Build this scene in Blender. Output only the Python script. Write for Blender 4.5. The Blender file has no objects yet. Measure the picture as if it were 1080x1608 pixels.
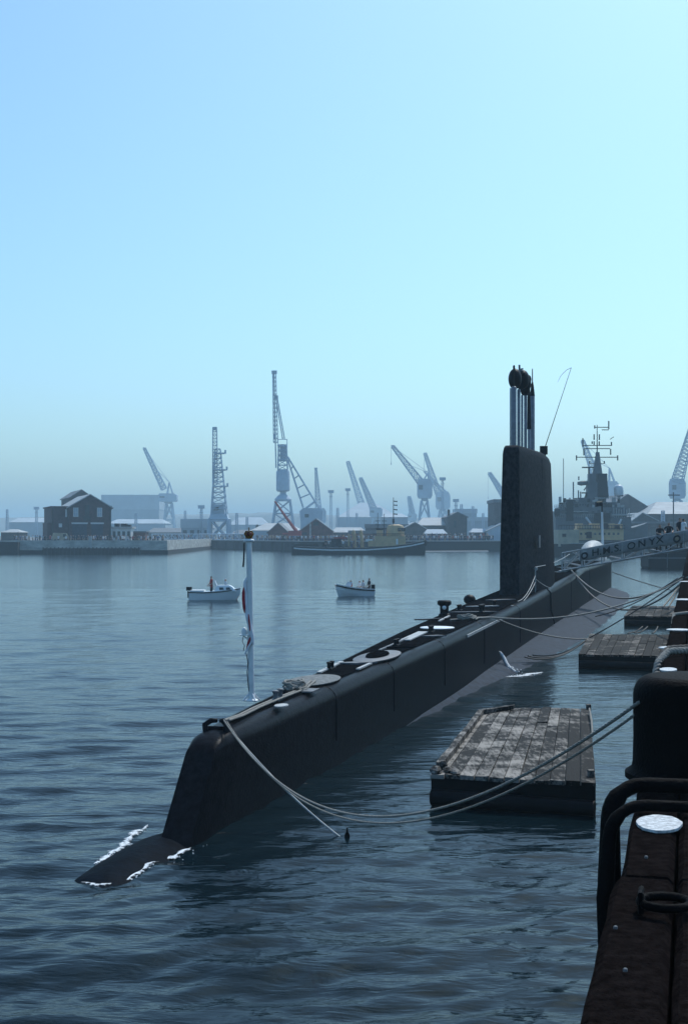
import bpy, bmesh, math, random
import numpy as np
from mathutils import Vector, Matrix

random.seed(7)
R = math.radians
scene = bpy.context.scene
COL = scene.collection

# ------------------------------------------------------------------ camera
F, CX, HY, EYE = 2233.0, 540.0, 838.0, 4.7        # 50 mm lens on 36 mm film, horizon row, eye height over the water
cam_d = bpy.data.cameras.new("camera")
cam_d.sensor_fit = 'VERTICAL'; cam_d.sensor_height = 36.0; cam_d.lens = 50.0
cam_d.shift_y = (HY - 804.0) / 1608.0
cam_d.clip_start = 0.1; cam_d.clip_end = 12000.0
cam = bpy.data.objects.new("camera", cam_d); COL.objects.link(cam)
cam.location = (0, 0, EYE); cam.rotation_euler = (R(90), 0, 0)
scene.camera = cam

# ------------------------------------------------------------------ light
SUN_AZ, SUN_EL = R(27), R(50)                      # azimuth measured from +Y (ahead) towards +X (right)
sun_vec = Vector((math.sin(SUN_AZ) * math.cos(SUN_EL), math.cos(SUN_AZ) * math.cos(SUN_EL), math.sin(SUN_EL)))
world = bpy.data.worlds.new("World"); scene.world = world; world.use_nodes = True
wn, wl = world.node_tree.nodes, world.node_tree.links
bg = wn["Background"]; bg.inputs[1].default_value = 0.12
sky = wn.new("ShaderNodeTexSky"); sky.sky_type = 'NISHITA'; sky.sun_disc = False
sky.sun_elevation = SUN_EL; sky.sun_rotation = SUN_AZ
sky.air_density = 1.0; sky.dust_density = 1.8; sky.ozone_density = 3.5
tint = wn.new("ShaderNodeMix"); tint.data_type = 'RGBA'; tint.blend_type = 'MULTIPLY'; tint.inputs[0].default_value = 1.0
tint.inputs[7].default_value = (0.80, 1.11, 1.22, 1)
wl.new(sky.outputs[0], tint.inputs[6]); wl.new(tint.outputs[2], bg.inputs[0])
sun_d = bpy.data.lights.new("sun", 'SUN'); sun_d.energy = 2.4; sun_d.angle = R(0.6); sun_d.color = (1.0, 0.99, 0.96)
sun = bpy.data.objects.new("sun", sun_d); COL.objects.link(sun)
sun.rotation_euler = (-sun_vec).to_track_quat('-Z', 'Y').to_euler()

vs = scene.view_settings
vs.view_transform = 'Standard'; vs.look = 'None'; vs.gamma = 1.0; vs.exposure = 0.24; vs.use_curve_mapping = False
cy = scene.cycles
cy.use_denoising = True
try: cy.denoiser = 'OPENIMAGEDENOISE'
except Exception: pass
cy.max_bounces = 6; cy.diffuse_bounces = 2; cy.glossy_bounces = 3; cy.volume_bounces = 3
cy.caustics_reflective = False; cy.caustics_refractive = False

# ------------------------------------------------------------------ materials
def mat(name, col, rough=0.7, var=0.25, scale=4.0, bump=0.0, bscale=30.0, metallic=0.0, spec=0.5, col2=None, coord='Object', stretch=(1, 1, 1)):
    """Principled paint/stone/wood with a noise mix of two tones and an optional noise bump."""
    m = bpy.data.materials.new(name); m.use_nodes = True
    n, l = m.node_tree.nodes, m.node_tree.links
    b = n["Principled BSDF"]
    b.inputs["Roughness"].default_value = rough; b.inputs["Metallic"].default_value = metallic
    b.inputs["Specular IOR Level"].default_value = spec
    tc = n.new("ShaderNodeTexCoord"); mp = n.new("ShaderNodeMapping"); mp.inputs[3].default_value = stretch
    l.new(tc.outputs[coord], mp.inputs[0])
    nz = n.new("ShaderNodeTexNoise"); nz.inputs["Scale"].default_value = scale; nz.inputs["Detail"].default_value = 6
    nz.inputs["Roughness"].default_value = 0.65
    l.new(mp.outputs[0], nz.inputs["Vector"])
    rp = n.new("ShaderNodeValToRGB"); rp.color_ramp.elements[0].position = 0.36; rp.color_ramp.elements[1].position = 0.66
    c2 = col2 or tuple(c * (1 - var) for c in col)
    c1 = col if col2 else tuple(min(1, c * (1 + var * 0.6)) for c in col)
    rp.color_ramp.elements[0].color = (*c2, 1); rp.color_ramp.elements[1].color = (*c1, 1)
    l.new(nz.outputs[0], rp.inputs[0]); l.new(rp.outputs[0], b.inputs["Base Color"])
    if bump:
        nb = n.new("ShaderNodeTexNoise"); nb.inputs["Scale"].default_value = bscale; nb.inputs["Detail"].default_value = 5
        l.new(mp.outputs[0], nb.inputs["Vector"])
        bp = n.new("ShaderNodeBump"); bp.inputs["Strength"].default_value = bump; bp.inputs["Distance"].default_value = 0.02
        l.new(nb.outputs[0], bp.inputs["Height"]); l.new(bp.outputs[0], b.inputs["Normal"])
    return m

M = {}
M['hull_black'] = mat('black_hull_paint', (0.0145, 0.0155, 0.0195), 0.30, 0.5, 7.0, 0.35, 26, spec=0.014, col2=(0.006, 0.006, 0.0075))
M['wet_hull'] = mat('wet_black_hull', (0.004, 0.007, 0.012), 0.6, 0.5, 5, 0.5, 12, spec=0.012)
M['deck_black'] = mat('black_deck_paint', (0.008, 0.0085, 0.010), 0.9, 0.5, 2.5, 0.5, 40, spec=0.0)
M['fin_black'] = mat('worn_fin_paint', (0.034, 0.037, 0.045), 0.6, 0.5, 9.0, 0.8, 40, spec=0.02, col2=(0.004, 0.0045, 0.006), stretch=(1, 1, 0.6))
M['hull_grey'] = mat('salt_dried_grey_hull', (0.030, 0.047, 0.076), 0.7, 0.35, 4, 0.5, 40, spec=0.08, col2=(0.013, 0.020, 0.033))
M['mast_grey'] = mat('mast_grey_metal', (0.20, 0.21, 0.235), 0.45, 0.3, 3, metallic=0.1)
M['steel_dark'] = mat('dark_steel', (0.006, 0.006, 0.008), 0.5, 0.4, 6, 0.2, 30, spec=0.1)
M['white'] = mat('white_paint', (0.80, 0.82, 0.82), 0.45, 0.10, 5)
M['worn_white'] = mat('worn_white_paint', (0.74, 0.77, 0.77), 0.6, 0.1, 26, col2=(0.30, 0.31, 0.32), bump=0.4)
M['boat_white'] = mat('gloss_white_gelcoat', (0.90, 0.92, 0.92), 0.3, 0.03, 3)
M['hatch_grey'] = mat('worn_grey_hatch', (0.26, 0.27, 0.26), 0.8, 0.4, 9, 0.4, 30, spec=0.1, col2=(0.12, 0.125, 0.125))
M['pale_grey'] = mat('pale_grey_paint', (0.42, 0.43, 0.42), 0.6, 0.25, 6, 0.2, 40)
M['mid_grey'] = mat('mid_grey_paint', (0.12, 0.13, 0.14), 0.6, 0.35, 5)
M['rope'] = mat('pale_hemp_rope', (0.30, 0.285, 0.25), 0.85, 0.35, 30, 0.8, 90)
M['rope_dark'] = mat('dark_wet_rope', (0.055, 0.05, 0.045), 0.7, 0.4, 30, 0.8, 90)
M['red'] = mat('red_cloth', (0.38, 0.02, 0.035), 0.8, 0.2, 8)
M['cloth_white'] = mat('white_cloth', (0.78, 0.80, 0.84), 0.9, 0.1, 8)
M['gold'] = mat('crown_gold', (0.30, 0.14, 0.035), 0.35, 0.4, 30, metallic=0.7)
M['crown_red'] = mat('crown_crimson', (0.16, 0.012, 0.02), 0.6, 0.3, 20)
M['quay_timber'] = mat('old_quay_timber', (0.016, 0.0125, 0.0118), 0.9, 0.7, 14, 1.0, 55, spec=0.0, col2=(0.005, 0.0038, 0.0036))
M['quay_conc'] = mat('dark_quay_concrete', (0.016, 0.014, 0.014), 0.9, 0.4, 2, 0.6, 25, spec=0.0)
M['iron'] = mat('black_cast_iron', (0.0035, 0.003, 0.0033), 0.65, 0.5, 4, 0.5, 45, spec=0.03)
M['brick'] = mat('dark_brick', (0.105, 0.062, 0.058), 0.9, 0.4, 1.2)
M['brick_red'] = mat('red_brick', (0.17, 0.075, 0.06), 0.9, 0.35, 0.9)
M['brick_grey'] = mat('grey_brown_brick', (0.10, 0.085, 0.08), 0.9, 0.35, 0.6)
M['slate'] = mat('slate_roof', (0.16, 0.17, 0.185), 0.75, 0.25, 0.8)
M['roof_pale'] = mat('pale_sheet_roof', (0.40, 0.42, 0.42), 0.7, 0.2, 0.3)
M['stone'] = mat('quay_stone', (0.48, 0.48, 0.44), 0.9, 0.4, 0.35, 0.5, 4, stretch=(1, 1, 3))
M['stone_dark'] = mat('dark_wet_stone', (0.050, 0.050, 0.052), 0.85, 0.5, 0.4, 0.5, 4)
M['weed'] = mat('tide_weed', (0.010, 0.011, 0.011), 1.0, 0.4, 1.5, 0.5, 6)
M['ground'] = mat('dockyard_ground', (0.17, 0.165, 0.155), 0.95, 0.3, 0.1)
M['crane'] = mat('crane_grey_with_haze', (0.46, 0.56, 0.64), 0.8, 0.12, 0.3)  # grey paled towards blue: distance haze is partly put into the paint colour
M['far_wall'] = mat('hazed_far_wall', (0.34, 0.40, 0.45), 0.9, 0.15, 0.1)  # wall tone lightened and blued, haze fading painted into it
M['far_roof'] = mat('hazed_far_roof', (0.44, 0.50, 0.54), 0.8, 0.12, 0.1)  # roof tone likewise carries painted haze fading
M['crane_red'] = mat('crane_red_paint', (0.42, 0.06, 0.05), 0.6, 0.2, 0.5)
M['warship'] = mat('warship_grey', (0.085, 0.097, 0.11), 0.55, 0.25, 0.5)
M['warship_dk'] = mat('funnel_black', (0.006, 0.006, 0.008), 0.8, 0.3, 0.5, spec=0.1)
M['buff'] = mat('buff_paint', (0.62, 0.42, 0.21), 0.6, 0.2, 0.6)
M['buff_pale'] = mat('pale_buff_paint', (0.46, 0.39, 0.27), 0.6, 0.25, 0.6)
M['black_boat'] = mat('black_boat_hull', (0.006, 0.006, 0.008), 0.6, 0.4, 0.8, spec=0.1)
M['door_dark'] = mat('dark_blue_door', (0.045, 0.055, 0.075), 0.7, 0.3, 1.5)
M['glass'] = mat('window_glass', (0.03, 0.04, 0.05), 0.12, 0.2, 1)
M['win_white'] = mat('white_sash', (0.62, 0.64, 0.63), 0.6, 0.1, 2)
M['foam'] = mat('water_foam', (0.72, 0.76, 0.78), 0.8, 0.2, 20)
M['brow_canvas'] = mat('brow_canvas', (0.27, 0.275, 0.27), 0.9, 0.25, 2.5, 0.3, 10)
M['letter'] = mat('black_letter_paint', (0.012, 0.012, 0.014), 0.7, 0.2, 10)
M['skin'] = mat('skin', (0.45, 0.27, 0.19), 0.6, 0.1, 8)
M['hair'] = mat('dark_hair', (0.03, 0.022, 0.018), 0.8, 0.3, 20)
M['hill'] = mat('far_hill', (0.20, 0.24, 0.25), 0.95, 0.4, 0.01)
M['leaf'] = mat('leaf', (0.055, 0.075, 0.045), 0.9, 0.5, 0.6)
M['bark'] = mat('bark', (0.06, 0.05, 0.04), 0.9, 0.3, 2)
for k, c in dict(c_white=(0.75, 0.77, 0.78), c_blue=(0.08, 0.13, 0.26), c_dark=(0.02, 0.02, 0.025), c_pale=(0.42, 0.50, 0.56), c_red=(0.35, 0.05, 0.05), c_tan=(0.36, 0.29, 0.20), c_grey=(0.12, 0.13, 0.15)).items():
    M[k] = mat('clothing_' + k[2:], c, 0.9, 0.15, 6)

def wood_mat():
    """Weathered raft deck: lengthwise boards with dark seams, worn pale patches."""
    m = bpy.data.materials.new('weathered_raft_boards'); m.use_nodes = True
    n, l = m.node_tree.nodes, m.node_tree.links; b = n["Principled BSDF"]; b.inputs["Roughness"].default_value = 0.85
    b.inputs["Specular IOR Level"].default_value = 0.2
    tc = n.new("ShaderNodeTexCoord")
    mp = n.new("ShaderNodeMapping"); mp.inputs[3].default_value = (1, 0.16, 1); l.new(tc.outputs["Object"], mp.inputs[0])
    g = n.new("ShaderNodeTexNoise"); g.inputs["Scale"].default_value = 16; g.inputs["Detail"].default_value = 8; g.inputs["Roughness"].default_value = 0.75
    l.new(mp.outputs[0], g.inputs["Vector"])
    p = n.new("ShaderNodeTexNoise"); p.inputs["Scale"].default_value = 1.3; p.inputs["Detail"].default_value = 9; p.inputs["Roughness"].default_value = 0.7
    l.new(tc.outputs["Object"], p.inputs["Vector"])
    r1 = n.new("ShaderNodeValToRGB"); r1.color_ramp.elements[0].position = 0.47; r1.color_ramp.elements[1].position = 0.60
    r1.color_ramp.elements[0].color = (0.006, 0.0055, 0.005, 1); r1.color_ramp.elements[1].color = (0.33, 0.30, 0.265, 1)
    mx = n.new("ShaderNodeMath"); mx.operation = 'MULTIPLY_ADD'; mx.inputs[1].default_value = 0.42
    l.new(g.outputs[0], mx.inputs[0])
    sc = n.new("ShaderNodeMath"); sc.operation = 'MULTIPLY'; sc.inputs[1].default_value = 0.60; l.new(p.outputs[0], sc.inputs[0])
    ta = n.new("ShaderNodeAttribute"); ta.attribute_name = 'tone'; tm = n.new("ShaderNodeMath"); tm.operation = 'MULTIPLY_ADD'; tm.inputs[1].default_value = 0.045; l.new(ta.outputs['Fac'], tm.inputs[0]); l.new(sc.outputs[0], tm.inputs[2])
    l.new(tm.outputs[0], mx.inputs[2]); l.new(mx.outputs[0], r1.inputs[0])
    l.new(r1.outputs[0], b.inputs["Base Color"])
    bp = n.new("ShaderNodeBump"); bp.inputs["Strength"].default_value = 0.7; bp.inputs["Distance"].default_value = 0.02
    l.new(g.outputs[0], bp.inputs["Height"]); l.new(bp.outputs[0], b.inputs["Normal"])
    return m
M['raft'] = wood_mat()

def foam_mat():
    """Lacy broken foam: the noise cuts holes that open towards the ribbon's edge."""
    m = bpy.data.materials.new('lacy_foam'); m.use_nodes = True
    n, l = m.node_tree.nodes, m.node_tree.links; b = n["Principled BSDF"]; b.inputs["Base Color"].default_value = (0.78, 0.82, 0.84, 1); b.inputs["Roughness"].default_value = 0.8
    tc = n.new("ShaderNodeTexCoord"); z = n.new("ShaderNodeTexNoise"); z.inputs["Scale"].default_value = 16; z.inputs["Detail"].default_value = 6; z.inputs["Roughness"].default_value = 0.7
    l.new(tc.outputs["Object"], z.inputs["Vector"]); a = n.new("ShaderNodeAttribute"); a.attribute_name = 'core'
    q = n.new("ShaderNodeMath"); q.operation = 'MULTIPLY_ADD'; q.inputs[1].default_value = 0.34; l.new(a.outputs['Fac'], q.inputs[0]); l.new(z.outputs[0], q.inputs[2])
    r = n.new("ShaderNodeValToRGB"); r.color_ramp.elements[0].position = 0.62; r.color_ramp.elements[1].position = 0.80; l.new(q.outputs[0], r.inputs[0]); l.new(r.outputs[0], b.inputs["Alpha"])
    return m
M['lace'] = foam_mat()
def water_mat():
    m = bpy.data.materials.new('harbour_water'); m.use_nodes = True
    n, l = m.node_tree.nodes, m.node_tree.links; b = n["Principled BSDF"]
    b.inputs["Base Color"].default_value = (0.003, 0.010, 0.014, 1); b.inputs["Roughness"].default_value = 0.10
    b.inputs["IOR"].default_value = 1.15
    tc = n.new("ShaderNodeTexCoord")
    def noise(scale, stretch, det, dist=0.0):
        mp = n.new("ShaderNodeMapping"); mp.inputs[3].default_value = stretch; mp.inputs[2].default_value = (0, 0, R(12))
        l.new(tc.outputs["Object"], mp.inputs[0])
        z = n.new("ShaderNodeTexNoise"); z.inputs["Scale"].default_value = scale; z.inputs["Detail"].default_value = det
        z.inputs["Distortion"].default_value = dist
        l.new(mp.outputs[0], z.inputs["Vector"]); return z
    a = noise(2.3, (0.50, 1.25, 1), 3.5, 0.5); c = noise(9.0, (0.5, 1.2, 1), 2.5, 0.3)
    b1 = n.new("ShaderNodeBump"); b1.inputs["Strength"].default_value = 1.0; b1.inputs["Distance"].default_value = 0.038
    l.new(a.outputs[0], b1.inputs["Height"])
    b2 = n.new("ShaderNodeBump"); b2.inputs["Strength"].default_value = 1.0; b2.inputs["Distance"].default_value = 0.007
    l.new(c.outputs[0], b2.inputs["Height"]); l.new(b1.outputs[0], b2.inputs["Normal"])
    l.new(b2.outputs[0], b.inputs["Normal"])
    return m
M['water'] = water_mat()

# ------------------------------------------------------------------ mesh helpers
ORG = {}                                            # world position an object's mesh was built around

class MB:
    def __init__(s): s.v = []; s.f = []
    def add(s, vs, fs):
        o = len(s.v); s.v += [tuple(v) for v in vs]; s.f += [tuple(i + o for i in f) for f in fs]; return s
    def box(s, c, d, rz=0.0):
        x, y, z = d[0] / 2, d[1] / 2, d[2] / 2; ca, sa = math.cos(rz), math.sin(rz)
        vs = [(c[0] + a * x * ca - b * y * sa, c[1] + a * x * sa + b * y * ca, c[2] + e * z) for e in (-1, 1) for a, b in ((-1, -1), (1, -1), (1, 1), (-1, 1))]
        return s.add(vs, [(3, 2, 1, 0), (4, 5, 6, 7), (0, 1, 5, 4), (1, 2, 6, 5), (2, 3, 7, 6), (3, 0, 4, 7)])
    def bb(s, x0, x1, y0, y1, z0, z1):
        return s.box(((x0 + x1) / 2, (y0 + y1) / 2, (z0 + z1) / 2), (abs(x1 - x0), abs(y1 - y0), abs(z1 - z0)))
    def loft(s, rings, cap=True):
        n = len(rings[0]); vs = [p for r in rings for p in r]; fs = []
        for i in range(len(rings) - 1):
            for j in range(n):
                k = (j + 1) % n; fs.append((i * n + j, i * n + k, (i + 1) * n + k, (i + 1) * n + j))
        if cap: fs.append(tuple(reversed(range(n)))); fs.append(tuple((len(rings) - 1) * n + j for j in range(n)))
        return s.add(vs, fs)
    def tube(s, pts, r, n=8):
        pts = [Vector(p) for p in pts]; rr = r if isinstance(r, (list, tuple)) else [r] * len(pts); rings = []
        up = Vector((0, 0, 1))
        for i, p in enumerate(pts):
            t = (pts[min(i + 1, len(pts) - 1)] - pts[max(i - 1, 0)]).normalized()
            if abs(t.z) > 0.97: ref = Vector((1, 0, 0))
            else: ref = up
            if i == 0: a = t.cross(ref).normalized()
            else:
                a = (a - t * a.dot(t))
                a = a.normalized() if a.length > 1e-5 else t.cross(ref).normalized()
            bq = t.cross(a)
            rings.append([p + (a * math.cos(2 * math.pi * k / n) + bq * math.sin(2 * math.pi * k / n)) * rr[i] for k in range(n)])
        return s.loft(rings)
    def bar(s, p, q, w): return s.tube([p, q], w * 0.7071, 4)
    def lathe(s, prof, c, n=20):
        return s.loft([[(c[0] + r * math.cos(2 * math.pi * k / n), c[1] + r * math.sin(2 * math.pi * k / n), c[2] + z) for k in range(n)] for r, z in prof])
    def ell(s, c, rad, nu=16, nv=10):
        prof = []
        for i in range(nv + 1):
            a = -math.pi / 2 + math.pi * i / nv; prof.append((max(1e-3, math.cos(a)), math.sin(a)))
        return s.loft([[(c[0] + r * rad[0] * math.cos(2 * math.pi * k / nu), c[1] + r * rad[1] * math.sin(2 * math.pi * k / nu), c[2] + z * rad[2]) for k in range(nu)] for r, z in prof])
    def torus(s, c, Rr, r, n=24, m=8, sy=1.0):
        vs = []; fs = []
        for i in range(n):
            a = 2 * math.pi * i / n
            for j in range(m):
                b = 2 * math.pi * j / m; q = Rr + r * math.cos(b)
                vs.append((c[0] + q * math.cos(a), c[1] + q * sy * math.sin(a), c[2] + r * math.sin(b)))
                fs.append((i * m + j, ((i + 1) % n) * m + j, ((i + 1) % n) * m + (j + 1) % m, i * m + (j + 1) % m))
        return s.add(vs, fs)
    def prism(s, poly, y0, y1):                      # polygon in (x, z) pushed from y0 to y1
        return s.loft([[(x, y0, z) for x, z in poly], [(x, y1, z) for x, z in poly]])
    def slab(s, poly, z0, z1):                       # polygon in (x, y) raised from z0 to z1
        return s.loft([[(x, y, z0) for x, y in poly], [(x, y, z1) for x, y in poly]])
    def build(s, name, m, parent=None, smooth=None, bevel=0.0):
        me = bpy.data.meshes.new(name)
        o0 = ORG.get(parent.name, Vector((0, 0, 0))) if parent else Vector((0, 0, 0))
        me.from_pydata([tuple(Vector(v) - o0) for v in s.v], [], s.f)
        bm = bmesh.new(); bm.from_mesh(me); bmesh.ops.recalc_face_normals(bm, faces=bm.faces[:])
        if bevel: bmesh.ops.bevel(bm, geom=bm.edges[:], offset=bevel, segments=2, affect='EDGES', profile=0.6)
        bm.to_mesh(me); bm.free(); me.update()
        if isinstance(m, str): m = M[m]
        me.materials.append(m)
        if smooth is not None:
            me.shade_smooth(); me.set_sharp_from_angle(angle=R(smooth))
        o = bpy.data.objects.new(name, me); COL.objects.link(o)
        if parent: o.parent = parent
        ORG[o.name] = o0
        return o

def tag(o, label=None, cat=None, group=None, kind=None):
    if label: o['label'] = label
    if cat: o['category'] = cat
    if group: o['group'] = group
    if kind: o['kind'] = kind
    return o
def thing(name, loc, label, cat, group=None):
    o = bpy.data.objects.new(name, None); COL.objects.link(o); o.location = loc; o.empty_display_size = 0.3
    ORG[o.name] = Vector(loc); return tag(o, label, cat, group)
def copy_tree(o, parent=None):
    c = o.copy(); COL.objects.link(c)
    if parent: c.parent = parent
    for ch in list(o.children): copy_tree(ch, c)
    return c
def W(px, py, Y): return Vector(((px - CX) / F * Y, Y, EYE - (py - HY) / F * Y))   # where a point at distance Y stands
def WX(px, Y): return (px - CX) / F * Y
def WZ(py, Y): return EYE - (py - HY) / F * Y
def lerp(a, b, t): return a + (b - a) * t
def interp(x, tab):
    if x <= tab[0][0]: return tab[0][1]
    for (x0, y0), (x1, y1) in zip(tab, tab[1:]):
        if x <= x1: t = (x - x0) / (x1 - x0); return lerp(y0, y1, t)
    return tab[-1][1]
def sag(p, q, d, n=28, side=0.0):
    p, q = Vector(p), Vector(q); out = []
    for i in range(n + 1):
        t = i / n; v = p.lerp(q, t); v.z -= 4 * d * t * (1 - t); v.x += side * math.sin(math.pi * t); out.append(v)
    return out

# ================================================================== SETTING
# ---- water: one sheet with real waves, finer near the camera
def wave_z(x, y):
    z = np.zeros_like(x); rs = np.random.RandomState(5)
    for lam, amp, cnt in ((9.0, 0.005, 5), (4.2, 0.0065, 6), (2.0, 0.007, 7), (1.0, 0.0055, 9), (0.55, 0.0032, 10)):
        fade = np.clip(1.5 - y * 0.0065 / lam * 3.0, 0, 1)
        for _ in range(cnt):
            a = R(100) + rs.randn() * 0.55; k = 2 * math.pi / (lam * (0.75 + 0.5 * rs.rand())); ph = rs.rand() * 6.28
            s_ = np.sin(k * (x * math.cos(a) + y * math.sin(a)) + ph + 0.6 * np.sin(0.21 * x + 0.17 * y + ph))
            z += amp * s_ * fade
    lee = np.clip((x - (-7.8 + 0.244 * y) + 0.5) / 2.0, 0, 1) * np.clip((y - 18) / 14.0, 0, 1)
    return z * (1 - 0.6 * lee)
def make_water():
    ys = [2.0]
    while ys[-1] < 3000: ys.append(ys[-1] * 1.0058 if ys[-1] < 120 else ys[-1] * 1.035)
    ys = np.array(ys); u = np.linspace(-1, 1, 331)
    hw = np.where(ys < 120, ys * 0.30 + 3.0, ys * 0.30 + 3.0 + (ys - 120) * 0.75)
    X = u[None, :] * hw[:, None]; Y = np.repeat(ys[:, None], len(u), 1)
    Z = wave_z(X, Y)
    # side wings and the water behind and beside the quay
    n, m = X.shape
    verts = np.stack([X, Y, Z], -1).reshape(-1, 3)
    i = np.arange(n - 1)[:, None] * m + np.arange(m - 1)[None, :]
    faces = np.stack([i, i + 1, i + m + 1, i + m], -1).reshape(-1, 4)
    verts = verts.tolist(); faces = [tuple(f) for f in faces.tolist()]
    # flat wings out to both sides of the fine strip
    base = len(verts)
    for r in range(n): verts.append((-1500.0 if ys[r] < 1800 else X[r, 0] - 60, ys[r], 0.0)); verts.append((1500.0 if ys[r] < 1800 else X[r, -1] + 60, ys[r], 0.0))
    for r in range(n - 1):
        faces.append((base + 2 * r, r * m, (r + 1) * m, base + 2 * r + 2))
        faces.append((r * m + m - 1, base + 2 * r + 1, base + 2 * r + 3, (r + 1) * m + m - 1))
    me = bpy.data.meshes.new('water'); me.from_pydata(verts, [], faces); me.materials.append(M['water']); me.shade_smooth()
    o = bpy.data.objects.new('water', me); COL.objects.link(o); tag(o, kind='structure')
    b = MB(); b.bb(-1500, 1500, -40, 2.0, -0.06, -0.02); tag(b.build('water', 'water'), kind='structure')
make_water()

# ---- near quay
QA, QB = -0.40, 0.244                                # edge line X = QA + QB * Y
QZ = 2.94
qn = Vector((0.9715, -0.237, 0)); qu = Vector((0.237, 0.9715, 0))
def Q(y, off, z): return Vector((QA + QB * y, y, z)) + qn * off
b = MB()
b.slab([tuple(Q(-12, 0.62, 0)[:2]), tuple(Q(150, 0.62, 0)[:2]), tuple(Q(150, 40, 0)[:2]), tuple(Q(-12, 40, 0)[:2])], -3, QZ - 0.02)
tag(b.build('quay', 'quay_conc'), kind='structure')
def plank_loft(y0, y1, o0, o1, z0, z1, wob=0.012, n=10):
    """A long worn timber: a box cut into steps with slightly uneven arrises."""
    rings = []
    for i in range(n + 1):
        y = lerp(y0, y1, i / n); j = lambda: random.uniform(-wob, wob); e = 0.03
        rings.append([Q(y, o0 + j(), z0), Q(y, o1, z0), Q(y, o1, z1 - e), Q(y, o1 - e, z1 + j() * 0.4), Q(y, o0 + e + j(), z1 + j() * 0.4), Q(y, o0 + j(), z1 - e + j())])
    return rings
b = MB(); b.loft(plank_loft(-12, 150, 0.06, 0.618, -3, QZ - 0.35, 0.02, 60))
tag(b.build('quay_wall', 'quay_timber', None, 40), "dark timber faced wall of the near quay dropping to the water", "quay wall")
# capping baulks lying end to end along the edge
ends = [-12, 1.5, 7.35, 16.8, 21.2, 29.5, 39, 49, 60, 73, 90, 110, 150]
capl = ["dark timber capping baulk behind the camera end of the quay", "blackened capping baulk in the lower right corner with iron ring",
        "dark brown capping baulk under bent black pipes and bollard", "capping baulk just beyond the big bollard with hawser over it",
        "capping baulk level with the second wooden raft", "capping baulk beyond the second raft with white oval", "capping baulk beside the third raft",
        "capping baulk where submarine ropes come ashore", "capping baulk past the rope landing", "capping baulk before the gangway",
        "capping baulk below the gangway", "capping baulk past the gangway", "farthest capping baulk of the near quay"]
for i, (a, c) in enumerate(zip(ends, ends[1:])):
    b = MB()
    w = 0.0 if i not in (2,) else 0.03
    b.loft(plank_loft(a + 0.012, c - 0.012, 0.0 + w, 0.30, QZ - 0.34, QZ + random.uniform(-0.012, 0.012), 0.008, 24))
    b.loft(plank_loft(a + 0.012, c - 0.012, 0.318, 0.60, QZ - 0.34, QZ + random.uniform(-0.012, 0.012), 0.008, 24))
    tag(b.build('timber_baulk', 'quay_timber', None, 35), capl[i], 'timber beam', 'capping baulks along the near quay edge')

# white oval marks on the baulks
def oval(y, off, rx, ry, label):
    c = Q(y, off, QZ + 0.018); b = MB(); n = 30; ring = []
    for k in range(n):
        a = 2 * math.pi * k / n; w = 1 + random.uniform(-0.03, 0.03)
        p = c + qn * (rx * math.cos(a) * w) + qu * (ry * math.sin(a) * w); ring.append((p.x, p.y))
    b.slab(ring, QZ + 0.004, QZ + 0.020)
    return tag(b.build('painted_disc', 'worn_white', None, 40), label, 'disc', 'white ovals along the quay edge')
oval(8.62, 0.20, 0.135, 0.24, "large white oval disc on the quay between bent pipes and iron ring")
oval(18.3, 0.10, 0.11, 0.24, "white oval just above the bollard top")
oval(21.8, 0.12, 0.22, 0.22, "white oval beside the thick hawser")
oval(25.9, 0.16, 0.22, 0.25, "white oval level with the second raft")
oval(37.8, 0.2, 0.24, 0.40, "white oval level with the third raft")
oval(52, 0.2, 0.24, 0.40, "white oval near where ropes come ashore")

# iron ring let into the quay
t = thing('mooring_ring', Q(6.65, 0.25, QZ), "rusty black iron mooring ring lying on the near quay", 'mooring ring')
b = MB(); b.torus(Q(6.68, 0.27, QZ + 0.045), 0.115, 0.022, 28, 8); b.build('ring', 'iron', t, 60)
b = MB(); b.tube([Q(6.62, 0.16, QZ), Q(6.62, 0.16, QZ + 0.09), Q(6.74, 0.16, QZ + 0.09), Q(6.74, 0.16, QZ)], 0.014, 6); b.build('staple', 'iron', t)
# bolt heads
for k, (y, o) in enumerate(((7.75, 0.15), (6.35, 0.06), (5.75, 0.13))):
    b = MB(); c = Q(y, o, QZ); b.lathe([(0.010, 0.0), (0.010, 0.010), (0.006, 0.013)], c, 6)
    tag(b.build('bolt_head', 'mid_grey'), ["worn bolt head between the white oval and the iron ring", "bolt head left of the iron ring", "bolt head nearest the bottom of the picture"][k], 'bolt')

# big bollard
bc = Vector((2.53, 10.25, QZ))
t = thing('bollard', bc, "massive black cast iron bollard with rounded top on quay edge", 'bollard')
b = MB(); prof = [(0.50, 0.0), (0.50, 0.04), (0.455, 0.07), (0.445, 0.12)]
prof += [(0.440, 0.3), (0.442, 0.5)] + [(0.442 - 0.13 * (1 - math.cos(a)), 0.60 + 0.14 * math.sin(a)) for a in [R(x) for x in range(0, 91, 15)]] + [(0.15, 0.752), (0.01, 0.755)]
b.lathe(prof, bc, 40); b.build('post', 'iron', t, 50)
b = MB()
for k in range(6):
    a = k * math.pi / 3 + 0.3; b.lathe([(0.022, 0.04), (0.022, 0.062), (0.012, 0.066)], bc + Vector((0.475 * math.cos(a), 0.475 * math.sin(a), 0)), 6)
    break
b.build('bolt', 'iron', t)

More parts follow.
